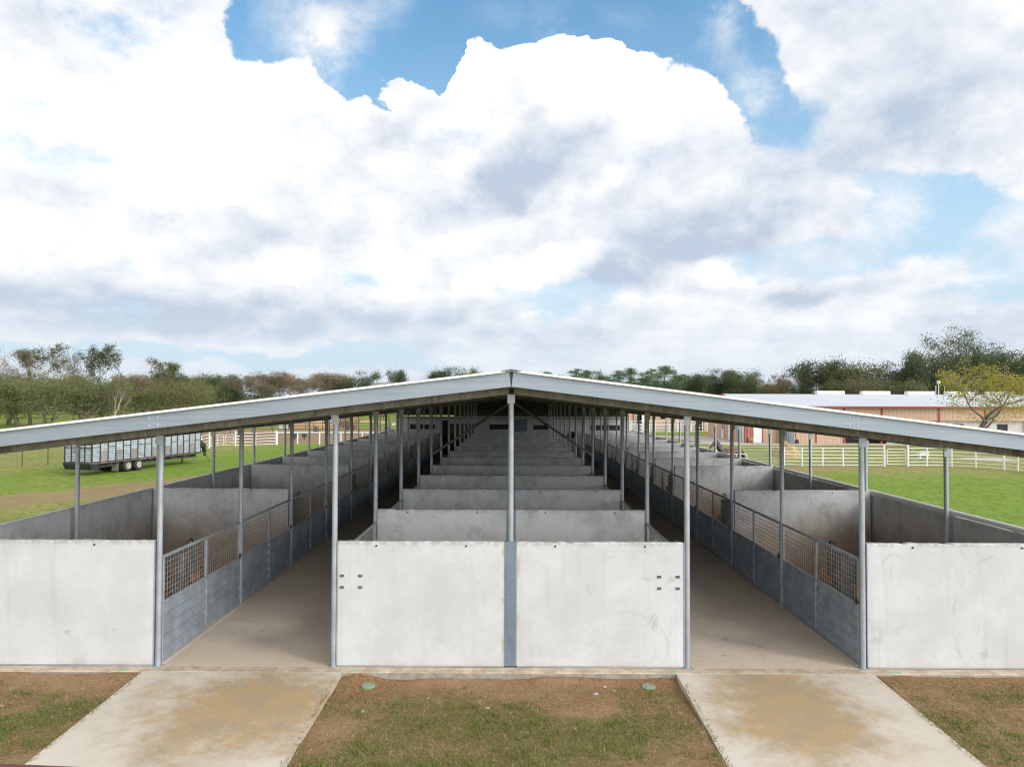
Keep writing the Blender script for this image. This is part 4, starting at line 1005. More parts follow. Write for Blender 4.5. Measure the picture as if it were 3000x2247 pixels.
pipe_fence('pipe_fence', F2, M['white'], 'white pipe fence nearer the barn in front of the rear building', 1.05, 3, F2, r=0.05, pr=0.08)
F3 = [(at(sx, 1250, Y=110.5).x, 110.5) for sx in (1790, 1850, 1920, 1985, 2024, 2058, 2072)]
pipe_fence('pipe_fence', F3, M['white'], 'taller white pipe fence close to the wall of the rear building', 1.55, 4, F3, r=0.05, pr=0.09, tall=(3, 4))
for i, (s0, s1, Yq) in enumerate(((1842, 1862, 100), (1862, 1878, 98), (1878, 1896, 96))):
    pipe_gate('corral_panel', (at(s0, 1255, Y=Yq).x, Yq), (at(s1, 1255, Y=Yq).x, Yq - 1.5), M['white'], 'white corral panel standing in the pen behind the far right stalls', 1.6, 6, mid=True, r=0.04, cat='corral panel', group='corral panels behind the barn')
# left hand pen
L1 = [gp(*q) for q in ((560, 1322), (590, 1318), (613, 1313.7))]
pipe_fence('pipe_fence', L1, M['white'], 'white pipe fence behind the coupling of the stock trailer', 1.32, 5, L1, tall=(2,))
pipe_gate('pipe_gate', gp(617, 1312.8), gp(655, 1310), M['white'], 'white tube gate with a middle bar, the one nearer the stock trailer', 1.25, 4)
pipe_gate('pipe_gate', gp(659, 1309.7), gp(685, 1307.6), M['white'], 'white tube gate next to the tall white corner post', 1.22, 4, mid=False)
L2 = [gp(*q) for q in ((689.6, 1307), (748.8, 1305.5), (809, 1302.8))]
pipe_fence('pipe_fence', L2, M['white'], 'white five rail fence joining the tall post to the single rail fence', 1.3, 5, L2, tall=(0, 2))
L3 = [gp(*q) for q in ((812, 1302.6), (871.6, 1302), (936, 1302), (998.4, 1302), (1061, 1302), (1125, 1302), (1190, 1302))]
pipe_fence('pipe_fence', L3, M['white'], 'white single rail fence along the near side of the bare dirt pen', 1.25, 1, L3, top_r=0.07, pr=0.07)
# wire fence behind the trailer
W = [(-46, 38), (-40, 43.2), (-36.5, 46.5), (-34.0, 49.3), (-33.2, 50.8), (-31.5, 55.5), (-30.2, 61), (-29.2, 66.8)]
wf = empty('wire_fence', (W[0][0], W[0][1], GZ)); tag(wf, 'woven wire fence on rusty posts behind the stock trailer', 'fence')
for p in W[1:]:
    mb = MB(); mb.tube([(p[0]-W[0][0], p[1]-W[0][1], -0.1), (p[0]-W[0][0], p[1]-W[0][1], 1.45)], 0.035, 6); mb.build('post', M['brownpipe'], wf)
mb = MB()
for i in range(8): mb.tube([(p[0]-W[0][0], p[1]-W[0][1], 0.08 + 0.17*i) for p in W], 0.007, 3)
for a, b in zip(W, W[1:]):
    L = math.dist(a, b); n = int(L/0.3)
    for i in range(n):
        x, y = a[0]+(b[0]-a[0])*i/n - W[0][0], a[1]+(b[1]-a[1])*i/n - W[0][1]; mb.tube([(x, y, 0.08), (x, y, 1.27)], 0.005, 3, cap=False)
mb.build('wire', M['wirefence'], wf)
# rusty pipe fences in the far fields
def run(p0, p1, n): return [(p0[0]+(p1[0]-p0[0])*i/n, p0[1]+(p1[1]-p0[1])*i/n) for i in range(n+1)]
for p0, p1, n, lab, rl, h in (
    ((-150, 128), (-58, 124), 24, 'rusty pipe fence crossing the field under the near left trees', 4, 1.3),
    ((-190, 215), (-30, 215), 34, 'rusty pipe fence along the foot of the distant woods', 4, 1.4),
    ((-130, 165), (-24, 160), 26, 'rusty pipe fence across the middle of the far left pasture', 4, 1.3),
    ((-60, 86), (-20, 101), 16, 'rusty pipe fence running through the bare dirt pen', 2, 1.5),
    ((-46, 112), (-14, 112), 12, 'rusty pipe fence along the back of the bare dirt pen', 4, 1.5)):
    P = run(p0, p1, n); pipe_fence('pipe_fence', P, M['brownpipe'], lab, h, rl, P, r=0.035, pr=0.06)

# ------------------------------------------------------------------ stock trailer
TH = 15.0
tr = empty('stock_trailer', (-25.8, 43.6, GZ), R(-TH))       # local +Y runs forward, local X=0 is the right side, body to -X
tag(tr, 'white slatted gooseneck stock trailer parked on the grass left of the barn', 'trailer')
TW, TL, TZ = 2.05, 9.75, 0.80
mb = MB(); mb.box(-TW-0.05, 0.05, -0.12, TL+0.05, TZ-0.10, TZ); mb.build('deck', M['deck'], tr)
mb = MB(); mb.box(-TW+0.35, -TW+0.5, 0, TL, TZ-0.38, TZ-0.102); mb.box(-0.5, -0.35, 0, TL, TZ-0.38, TZ-0.102)
for i in range(9): mb.box(-TW+0.02, -0.02, 0.4+i*1.1, 0.48+i*1.1, TZ-0.2, TZ-0.103)
mb.build('chassis', M['deck'], tr)
mb = MB(); mb.prism([(-0.16, TZ-0.02), (0.0, TZ-0.02), (0.5, TZ-0.12), (0.5, TZ-0.45), (0.0, TZ-0.45), (-0.16, TZ-0.12)], -TW, 0.0, 'yz'); mb.build('rear_bumper', M['black'], tr)
SH = 1.85
st = MB(); st.box(-0.035, 0.035, -0.035, 0.035, 0, SH); st_m = st.mesh('stake', M['black'])
NBAY = 16; bw_ = TL / NBAY
def slatpanel(w, z0, z1):
    mb = MB(); n = max(1, round((z1-z0)/0.15)); h = (z1-z0)/n
    for i in range(n): mb.bbox(-w/2, w/2, -0.012, 0.012, z0+h*i+0.022, z0+h*(i+1)-0.012, 0.004)
    return mb
full = slatpanel(bw_-0.07, 0.03, SH-0.04).mesh('slat_panel', M['slat']); upper = slatpanel(bw_-0.07, 0.64, SH-0.04).mesh('slat_panel', M['slat'])
plym = MB().box(-bw_/2+0.036, bw_/2-0.036, -0.012, 0.012, 0.03, 0.63).mesh('plywood_panel', M['ply'])
railm = MB().box(-bw_/2+0.036, bw_/2-0.036, -0.03, -0.014, 0.90, 0.95).mesh('side_rail', M['black'])
PLY = {1, 3, 5, 8, 10, 12, 14}
for side in (0, 1):
    X = 0.0 if side == 0 else -TW
    for i in range(NBAY + 1): put('stake', st_m, tr, (X, i*bw_, TZ))
    for i in range(NBAY):
        c = (X, (i+0.5)*bw_, TZ)
        if i in PLY and side == 0: put('plywood_panel', plym, tr, c, R(90)); put('slat_panel', upper, tr, c, R(90))
        else:
            put('slat_panel', full, tr, c, R(90))
            if i not in PLY and side == 0: put('side_rail', railm, tr, c, R(90))
    mb = MB(); mb.box(X-0.03, X+0.03, -0.03, TL+0.03, TZ+SH+0.001, TZ+SH+0.05); mb.build('top_rail', M['black'], tr)
for e, n_ in ((0.0, 4), (TL, 3)):
    w = TW / n_
    for i in range(n_):
        put('slat_panel', slatpanel(w-0.07, 0.03, SH-0.04).mesh('slat_panel', M['slat']), tr, (-TW + (i+0.5)*w, e, TZ))
        if i: put('stake', st_m, tr, (-TW + i*w, e, TZ))
    mb = MB(); mb.box(-TW+0.04, -0.04, e-0.045, e-0.02, TZ+0.88, TZ+0.93); mb.build('end_rail', M['black'], tr)
tyre = MB().lathe([(0.21, -0.13), (0.33, -0.14), (0.375, -0.10), (0.385, 0.0), (0.375, 0.10), (0.33, 0.14), (0.21, 0.13)], 24, axis='x').mesh('tyre', M['rubber'], True)
rim_ = MB().lathe([(0.212, 0.131), (0.20, 0.15), (0.165, 0.145), (0.15, 0.134), (0.075, 0.134), (0.07, 0.17), (0.03, 0.175)], 20, axis='x').mesh('rim', M['rim'], True)
rim2 = MB().lathe([(0.209, -0.12), (0.209, 0.088)], 20, axis='x').mesh('rim', M['rim'])
def Lp(y): return y
yw = (Vector((-25.2, 46.4)) - Vector((-25.8, 43.6))).dot(Vector((sin(R(TH)), cos(R(TH)))))
for y in (yw, yw + 0.92):
    for x in (-0.10, -0.40, -TW+0.10, -TW+0.40):
        wh = empty('wheel'); wh.parent = tr; wh.location = (x, y, 0.385)
        put('tyre', tyre, wh); put('rim', rim_ if x > -1 else rim2, wh)
for y in (yw - 0.75,):
    for x in (-0.30, -TW+0.30):
        mb = MB(); mb.box(x-0.25, x+0.25, y-0.01, y+0.01, 0.10, TZ-0.105); mb.build('mud_flap', M['ply'], tr)
mb = MB(); mb.lathe([(0.02, 0), (0.13, 0), (0.13, 0.03), (0.055, 0.06), (0.055, 0.62)], 10, (-TW/2, TL-0.7, 0.0)); mb.build('jack_leg', M['deck'], tr, smooth=True)
mb = MB()
pl = [(TL+0.05, TZ+0.25), (TL+0.05, TZ+1.05), (TL+0.9, TZ+1.0), (TL+1.75, TZ+0.45), (TL+1.85, TZ-0.15), (TL+1.65, TZ-0.15), (TL+1.5, TZ+0.25), (TL+0.7, TZ+0.6)]
mb.prism(pl, -TW/2-0.12, -TW/2+0.12, 'yz'); mb.build('gooseneck', M['black'], tr)
mb = MB(); mb.lathe([(0.09, 0), (0.09, 0.25)], 10, (-TW/2, TL+1.75, TZ-0.42)); mb.build('coupler', M['black'], tr)
mb = MB(); mb.bbox(-0.75, -0.30, TL+0.06, TL+0.36, TZ+1.0, TZ+1.42, 0.02); mb.build('battery_box', M['blue'], tr)
mb = MB(); mb.tube([(-0.2, TL+0.1, TZ-0.1), (-0.1, TL+0.7, TZ-0.15), (0, TL+0.75, 0.3), (0.1, TL+1.0, 0.03)], 0.02, 6); mb.build('cable', M['black'], tr)
cbp = at(396, 1376, z=GZ)
o = empty('cinder_block', (cbp.x, cbp.y, GZ), R(-TH)); tag(o, 'grey block chocked between the trailer wheels', 'block')
mb = MB(); wall_open(mb, -0.20, 0.20, 0, 0.19, -0.1, 0.1, [(-0.15, -0.03, 0.03, 0.16), (0.03, 0.15, 0.03, 0.16)]); mb.build('shell', M['stone'], o)
sb = at(545, 1368, z=GZ)

# ------------------------------------------------------------------ the dirt pen: barrels, troughs, spoil heap, cow
barrel = MB().lathe([(0.27, -0.44), (0.285, -0.42), (0.285, -0.17), (0.30, -0.15), (0.285, -0.13), (0.285, 0.13), (0.30, 0.15), (0.285, 0.17), (0.285, 0.42), (0.27, 0.44)], 18, axis='y').mesh('drum', M['blackplastic'], True)
stand = MB().tube([(0, 0, -0.3), (0, 0, 0.42)], 0.06, 8).mesh('stake', M['brownpipe'])
for sx, sy, lab, up in ((863, 1276, 'black barrel on a stake, half hidden behind a barn post in the pen', 0), (891.5, 1275, 'black barrel lying on a stake behind the single white rail', 0),
                        (1018, 1251, 'left one of two dark barrels set close together on stakes', 0), (1034.5, 1251, 'right one of two dark barrels set close together on stakes', 0)):
    Yb = 84 if sy > 1260 else 97
    p = at(sx, sy, Y=Yb); e = empty('barrel_feeder', (p.x, p.y, GZ)); tag(e, lab, 'barrel', 'dark barrels on stakes in the dirt pen')
    hgt = max(0.4, p.z - GZ); o = put('drum', barrel, e, (0, 0, hgt), R(12)); o.scale = (1, 1, 1)
    mb = MB(); mb.tube([(0, 0, 0), (0, 0, hgt - 0.28)], 0.06, 8); mb.build('stake', M['brownpipe'], e)
p = at(927, 1268, z=GZ); o = put('barrel', MB().lathe([(0.27, 0), (0.285, 0.02), (0.285, 0.28), (0.30, 0.30), (0.285, 0.32), (0.285, 0.86), (0.27, 0.88)], 18).mesh('barrel', M['blackplastic'], True), None, (p.x, p.y, GZ)); tag(o, 'dark barrel standing upright in the dirt pen', 'barrel')
for sx, lab in ((824, 'white trough in the dirt pen, left of a pair'), (839, 'white trough in the dirt pen, right of a pair')):
    p = at(sx, 1256, z=GZ); o = empty('water_trough', (p.x, p.y, GZ)); tag(o, lab, 'trough', 'pale troughs in the dirt pen')
    mb = MB(); wall_open(mb, -0.32, 0.32, -0.2, 0.2, 0, 0.05, []); mb = MB()
    mb.box(-0.33, 0.33, -0.22, -0.17, 0.0, 0.6); mb.box(-0.33, 0.33, 0.17, 0.22, 0, 0.6); mb.box(-0.33, -0.28, -0.169, 0.169, 0, 0.6); mb.box(0.28, 0.33, -0.169, 0.169, 0, 0.6); mb.box(-0.279, 0.279, -0.169, 0.169, 0.1, 0.4); mb.build('basin', M['whitewall'], o)
def heap(name, x, y, rx, ry, h, mat, seed, n=26, rings=9):
    mb = MB(); vs = []; rnd = random.Random(seed)
    for i in range(rings + 1):
        t = i / rings
        for k in range(n):
            a = 2*pi*k/n; r = 1 - t*0.98
            nz = mnoise.fractal(Vector((cos(a)*r*2.2, sin(a)*r*2.2, seed)), 0.8, 2.0, 4)
            z = h * (1 - r**1.5) * (0.85 + 0.35*nz) - 0.05
            vs.append((cos(a)*r*rx*(1+0.18*nz), sin(a)*r*ry*(1+0.18*nz), z))
    fs = [(i*n+k, i*n+(k+1) % n, (i+1)*n+(k+1) % n, (i+1)*n+k) for i in range(rings) for k in range(n)] + [tuple(range(rings*n, rings*n+n))]
    return mb.add(vs, fs).build(name, mat, loc=(x, y, GZ), smooth=True)
p = at(905, 1258, z=GZ); o = heap('soil_heap', p.x, p.y + 9, 6.5, 3.5, 2.9, M['soil'], 4); tag(o, 'pale heap of bare earth at the back of the dirt pen', 'soil heap')
p = at(1075, 1240, z=GZ); o = heap('soil_heap', p.x, p.y + 3, 5, 2.5, 0.7, M['soil'], 8); tag(o, 'low spread of tan sand in front of the red cow', 'soil heap')
p = at(1136, 1259, z=GZ); o = empty('water_tank', (p.x, p.y, GZ)); tag(o, 'low bright blue water tub at the end of the left stalls', 'tub')
mb = MB(); mb.lathe([(0.5, 0.0), (0.56, 0.33), (0.59, 0.35), (0.53, 0.35), (0.48, 0.1)], 20); mb.build('basin', M['blue'], o, smooth=True)
p = at(1158, 1252, z=GZ); o = empty('hand_cart', (p.x, p.y, GZ)); tag(o, 'pale hand cart with long handles beside the blue tub', 'cart')
mb = MB(); mb.prism([(-0.5, 0.35), (0.5, 0.35), (0.7, 0.85), (-0.6, 0.75)], -0.35, 0.35); mb.build('tray', M['whitewall'], o)
mb = MB(); mb.tube([(-0.5, -0.25, 0.5), (-1.6, -0.25, 0.95)], 0.03, 6); mb.tube([(-0.5, 0.25, 0.5), (-1.6, 0.25, 0.95)], 0.03, 6); mb.build('handle', M['wood'], o)
mb = MB(); mb.lathe([(0.10, -0.05), (0.2, -0.04), (0.2, 0.04), (0.10, 0.05)], 14, (0.35, 0, 0.2), 'y'); mb.build('wheel', M['rubber'], o)
p = at(1037, 1236, Y=118); o = empty('shed', (p.x, 118, GZ)); tag(o, 'small tan shed seen between the barn posts beyond the dirt pen', 'shed')
mb = MB(); mb.box(-0.45, 0.6, 0, 1.8, 0, 2.3); mb.build('wall', M['hay'], o); mb = MB(); mb.prism([(-0.6, 2.301), (0.75, 2.301), (0.75, 2.37), (0.1, 2.62), (-0.6, 2.37)], -0.15, 1.95); mb.build('roof', M['brownpipe'], o)
p = at(1020, 1233, Y=119); o = empty('stock_rack', (p.x, 119, GZ)); tag(o, 'dark stack of railed panels beside the tan shed', 'panels')
mb = MB()
for i in range(7): mb.bar((-1.5, 0.1*i, 0.25 + 0.33*i), (0.9, 0.1*i, 0.25 + 0.33*i), 0.06, 0.18)
mb.build('rail', M['brownpipe'], o)
mb = MB()
for x in (-1.4, 0.8): mb.bar((x, 0.35, 0), (x, 0.35, 2.5), 0.1)
mb.build('upright', M['brownpipe'], o)
# hay heap, tub and pad in the right hand paddock
p = at(2303, 1337, z=GZ); o = heap('hay_heap', p.x, p.y, 1.45, 1.2, 1.45, M['hay'], 11); tag(o, 'yellow heap of loose hay on the grass before the metal building', 'hay heap')
p = at(2704, 1340, z=GZ); o = empty('bath_tub', (p.x, p.y, GZ)); tag(o, 'white tub used as a trough behind the right hand fence', 'tub')
mb = MB(); mb.bbox(-0.5, 0.38, -0.3, 0.3, 0.08, 0.42, 0.08); mb.bbox(-0.54, 0.42, -0.34, 0.34, 0.421, 0.47, 0.02); mb.build('basin', M['white'], o, smooth=True)
for q in (-0.35, 0.25):
    mb = MB(); mb.box(q-0.06, q+0.06, -0.25, 0.25, 0, 0.079); mb.build('foot', M['white'], o)
a = at(2880, 1346, z=GZ); sheet('pad', [Vector((a.x-1.2, a.y-1.3)), Vector((a.x+2.2, a.y-1.3)), Vector((a.x+2.2, a.y+1.3)), Vector((a.x-1.2, a.y+1.3))], GZ+0.02, M['paving'])
# ------------------------------------------------------------------ animals (skinned skeletons)
def skin(name, verts, edges, mat, parent, sub=2, root=0):
    me = bpy.data.meshes.new(name); me.from_pydata([v[:3] for v in verts], edges, []); me.materials.append(mat)
    o = bpy.data.objects.new(name, me); col.objects.link(o); o.parent = parent
    sm = o.modifiers.new('skin', 'SKIN'); sm.use_smooth_shade = True
    for i, v in enumerate(verts):
        r = v[3] if isinstance(v[3], tuple) else (v[3], v[3])
        me.skin_vertices[0].data[i].radius = r
        me.skin_vertices[0].data[i].use_root = (i == root)
    ss = o.modifiers.new('sub', 'SUBSURF'); ss.levels = sub; ss.render_levels = sub
    return o
def quadruped(root, coat, dark, horse=True):
    # overlapping capsules, fused into one continuous skin by a voxel remesh
    mb = MB()
    def cap(pts):
        for (x, y, z, r) in pts:
            mb.lathe([(r*math.sin(pi*k/8) + 1e-4, -r*math.cos(pi*k/8)) for k in range(9)], 14, (x, y, z))
        for a, b in zip(pts, pts[1:]): mb.tube([a[:3], b[:3]], [a[3], b[3]], 14)
    cap([(0.66, 0, 1.26, 0.27), (0.36, 0, 1.26, 0.27), (0.02, 0, 1.19, 0.29), (-0.32, 0, 1.19, 0.30), (-0.60, 0, 1.22, 0.25)])
    cap([(-0.42, 0, 1.38, 0.14), (0.10, 0, 1.36, 0.13)])
    if horse:
        cap([(-0.56, 0, 1.28, 0.25), (-0.78, 0, 1.52, 0.175), (-0.93, 0, 1.76, 0.135), (-1.04, 0, 1.95, 0.115)])
        cap([(-1.02, 0, 1.94, 0.11), (-1.16, 0, 1.88, 0.105), (-1.32, 0, 1.72, 0.075), (-1.44, 0, 1.58, 0.062), (-1.47, 0, 1.54, 0.055)])
        cap([(-1.08, 0, 1.84, 0.09), (-1.30, 0, 1.66, 0.06)])
    else:
        cap([(-0.60, 0, 1.25, 0.22), (-0.85, 0, 1.18, 0.16), (-1.05, 0, 1.02, 0.13), (-1.22, 0, 0.86, 0.12), (-1.38, 0, 0.66, 0.08)])
    for sy, fx in ((-0.15, 0.0), (0.15, -0.12)):
        cap([(-0.50, sy, 1.10, 0.16), (-0.50+fx*0.4, sy, 0.86, 0.105), (-0.48+fx, sy, 0.56, 0.062), (-0.47+fx*1.2, sy, 0.32, 0.045), (-0.48+fx*1.3, sy, 0.11, 0.045), (-0.52+fx*1.3, sy, 0.05, 0.06)])
    for sy, fx in ((-0.15, 0.0), (0.15, 0.14)):
        cap([(0.66, sy, 1.16, 0.22), (0.62+fx*0.3, sy, 0.92, 0.17), (0.56+fx*0.6, sy, 0.74, 0.105), (0.78+fx, sy, 0.53, 0.060), (0.76+fx, sy, 0.30, 0.047), (0.73+fx, sy, 0.11, 0.047), (0.69+fx, sy, 0.05, 0.06)])
    b = mb.build('body', coat, root, smooth=True)
    rm = b.modifiers.new('fuse', 'REMESH'); rm.mode = 'VOXEL'; rm.voxel_size = 0.022; rm.use_smooth_shade = True
    sm = b.modifiers.new('soften', 'SMOOTH'); sm.factor = 0.5; sm.iterations = 7
    # tail
    T = [(0.86, 0, 1.40, 0.05), (0.96, 0, 1.34, 0.08), (1.07, 0, 1.05, 0.12), (1.08, 0, 0.70, 0.09), (1.06, 0, 0.45, 0.03)]
    skin('tail', T, [(i, i+1) for i in range(4)], dark, root, 1)
    if horse:
        Mn = [(-0.50, 0, 1.50, 0.05), (-0.64, 0, 1.62, 0.07), (-0.79, 0, 1.84, 0.07), (-0.92, 0, 2.02, 0.065), (-1.06, 0, 2.06, 0.05)]
        skin('mane', Mn, [(i, i+1) for i in range(4)], dark, root, 1)
        for sy in (-0.06, 0.06):
            mb = MB(); mb.tube([(-1.06, sy, 2.02), (-1.08, sy*1.2, 2.14), (-1.09, sy*1.25, 2.23)], [0.04, 0.036, 0.004], 7); mb.build('ear', coat, root, smooth=True)
            mb = MB(); mb.lathe([(0.004, -0.02), (0.02, -0.012), (0.024, 0.0), (0.02, 0.012), (0.004, 0.02)], 8, (-1.20, math.copysign(0.088, sy), 1.88), 'y'); mb.build('eye', dark, root, smooth=True)
    else:
        for sy in (-1, 1):
            mb = MB(); mb.tube([(-1.08, sy*0.09, 1.10), (-1.06, sy*0.2, 1.10), (-1.04, sy*0.27, 1.05)], [0.02, 0.05, 0.01], 6); mb.build('ear', coat, root, smooth=True)
def coat_mat():
    m, nt, bs = new_mat('bay_coat')
    p = opos(nt); s = N(nt, 'ShaderNodeSeparateXYZ', {0: p})
    n = noise(nt, p, 3.0, 4)
    f = ramp(nt, M_(nt, 'ADD', s.outputs[0], M_(nt, 'MULTIPLY', n, 0.5)), -0.25, 0.35)
    c = mixc(nt, f, (0.035, 0.022, 0.020), (0.14, 0.05, 0.025))
    hd = M_(nt, 'MULTIPLY', ramp(nt, s.outputs[0], -1.12, -1.2), ramp(nt, s.outputs[2], 1.62, 1.75))
    c = mixc(nt, hd, c, (0.15, 0.055, 0.025))
    low = ramp(nt, s.outputs[2], 0.55, 0.75, 1.0, 0.0)
    c = mixc(nt, low, c, (0.018, 0.014, 0.013))
    setin(nt, bs, Base_Color=c, Roughness=0.45)
    return m
hp = at(2137, 1330, Y=48.5)
horse = empty('horse', (hp.x, 48.5, GZ), R(14)); tag(horse, 'dark bay horse standing behind the right side of the barn, head turned to the left', 'horse')
quadruped(horse, coat_mat(), simple('black_hair', (0.012, 0.011, 0.011), (0.02, 0.018, 0.017), 8, 0.6), True)
cp = at(1117, 1232, z=GZ)
cow = empty('cow', (cp.x, cp.y, GZ), R(185)); tag(cow, 'red brown cow grazing in the far pasture behind the barn', 'cow')
quadruped(cow, simple('red_cow_coat', (0.22, 0.07, 0.035), (0.17, 0.055, 0.03), 3, 0.7), M['brownpipe'], False)

# ------------------------------------------------------------------ trees
BARK = simple('bark', (0.22, 0.185, 0.15), (0.13, 0.11, 0.09), 5, 0.9, 0, 0.5, stretch=(1, 1, 0.25))
PALE = simple('pale_bark', (0.42, 0.36, 0.30), (0.28, 0.24, 0.20), 5, 0.9, 0, 0.4, stretch=(1, 1, 0.25))
LF = {  # most leaf colours lightened and greyed to stand in for distance haze
    'dark': leaf_mat('dark_oak_leaves', (0.085, 0.115, 0.06), (0.14, 0.165, 0.085), (0.145, 0.165, 0.095)),
    'mid': leaf_mat('green_leaves', (0.155, 0.185, 0.07), (0.225, 0.235, 0.10), (0.225, 0.205, 0.105)),
    'olive': leaf_mat('olive_leaves', (0.15, 0.15, 0.085), (0.20, 0.19, 0.105), (0.18, 0.19, 0.09)),
    'brown': leaf_mat('russet_leaves', (0.235, 0.18, 0.13), (0.28, 0.205, 0.145), (0.20, 0.175, 0.115)),
    'pine': leaf_mat('pine_needles', (0.12, 0.19, 0.09), (0.17, 0.24, 0.12), (0.14, 0.20, 0.10)),
    'yellow': leaf_mat('yellow_leaves', (0.36, 0.38, 0.08), (0.28, 0.34, 0.08), (0.46, 0.34, 0.07)),
}
def skeleton(rnd, H, trunk_h, spread, r0, levels=4, n_child=(2, 4), up=0.35, trunks=1, bend=0.25, low=False):
    segs = []; tips = []
    def grow(p, d, L, r, lev):
        pts = [p]; rad = [r]; n = 3
        for i in range(n):
            d = (d + Vector((rnd.gauss(0, bend), rnd.gauss(0, bend), rnd.gauss(0, bend*0.5) + (up*0.25 if lev > 0 else 0.1)))).normalized()
            p = p + d * (L/n); pts.append(p); rad.append(r * (1 - 0.45*(i+1)/n))
        segs.append((pts, rad, lev))
        if lev >= levels: tips.append((p, lev)); return
        if lev >= 2: tips.append((pts[2], lev))
        if low and lev == 1: tips.extend([(pts[1], lev), (pts[2] + Vector((rnd.gauss(0, .8), rnd.gauss(0, .8), -0.5)), lev)])
        for c in range(rnd.randint(*n_child)):
            a = rnd.uniform(0, 2*pi); s = spread * rnd.uniform(0.6, 1.25)
            side = Vector((cos(a), sin(a), rnd.uniform(-0.15, 0.4))).normalized()
            nd = (d * (1 - 0.45*s) + side * s + Vector((0, 0, up*0.3))).normalized()
            st = pts[-1] if c < 2 else pts[-2]
            grow(st, nd, L * rnd.uniform(0.58, 0.85), rad[-1]*0.8, lev+1)
    for t in range(trunks):
        a = rnd.uniform(0, 2*pi) if trunks > 1 else 0
        lean = 0.28 if trunks > 1 else 0.05
        grow(Vector((0.12*cos(a), 0.12*sin(a), -0.2)) if trunks > 1 else Vector((0, 0, -0.2)), Vector((lean*cos(a), lean*sin(a), 1)).normalized(), trunk_h, r0*(0.75 if trunks > 1 else 1), 0)
    return segs, tips
def leaf(mb, rnd, p, s, asp=0.55):
    n = Vector((rnd.gauss(0, 1), rnd.gauss(0, 1), rnd.gauss(0, 1) + 0.5)).normalized()
    t = n.orthogonal().normalized(); t = Matrix.Rotation(rnd.uniform(0, 2*pi), 3, n) @ t; b = n.cross(t)
    s *= rnd.uniform(0.6, 1.3)
    mb.add([p - t*s*0.5, p + b*s*asp*0.5, p + t*s*0.5, p - b*s*asp*0.5], [(0, 1, 2, 3)])
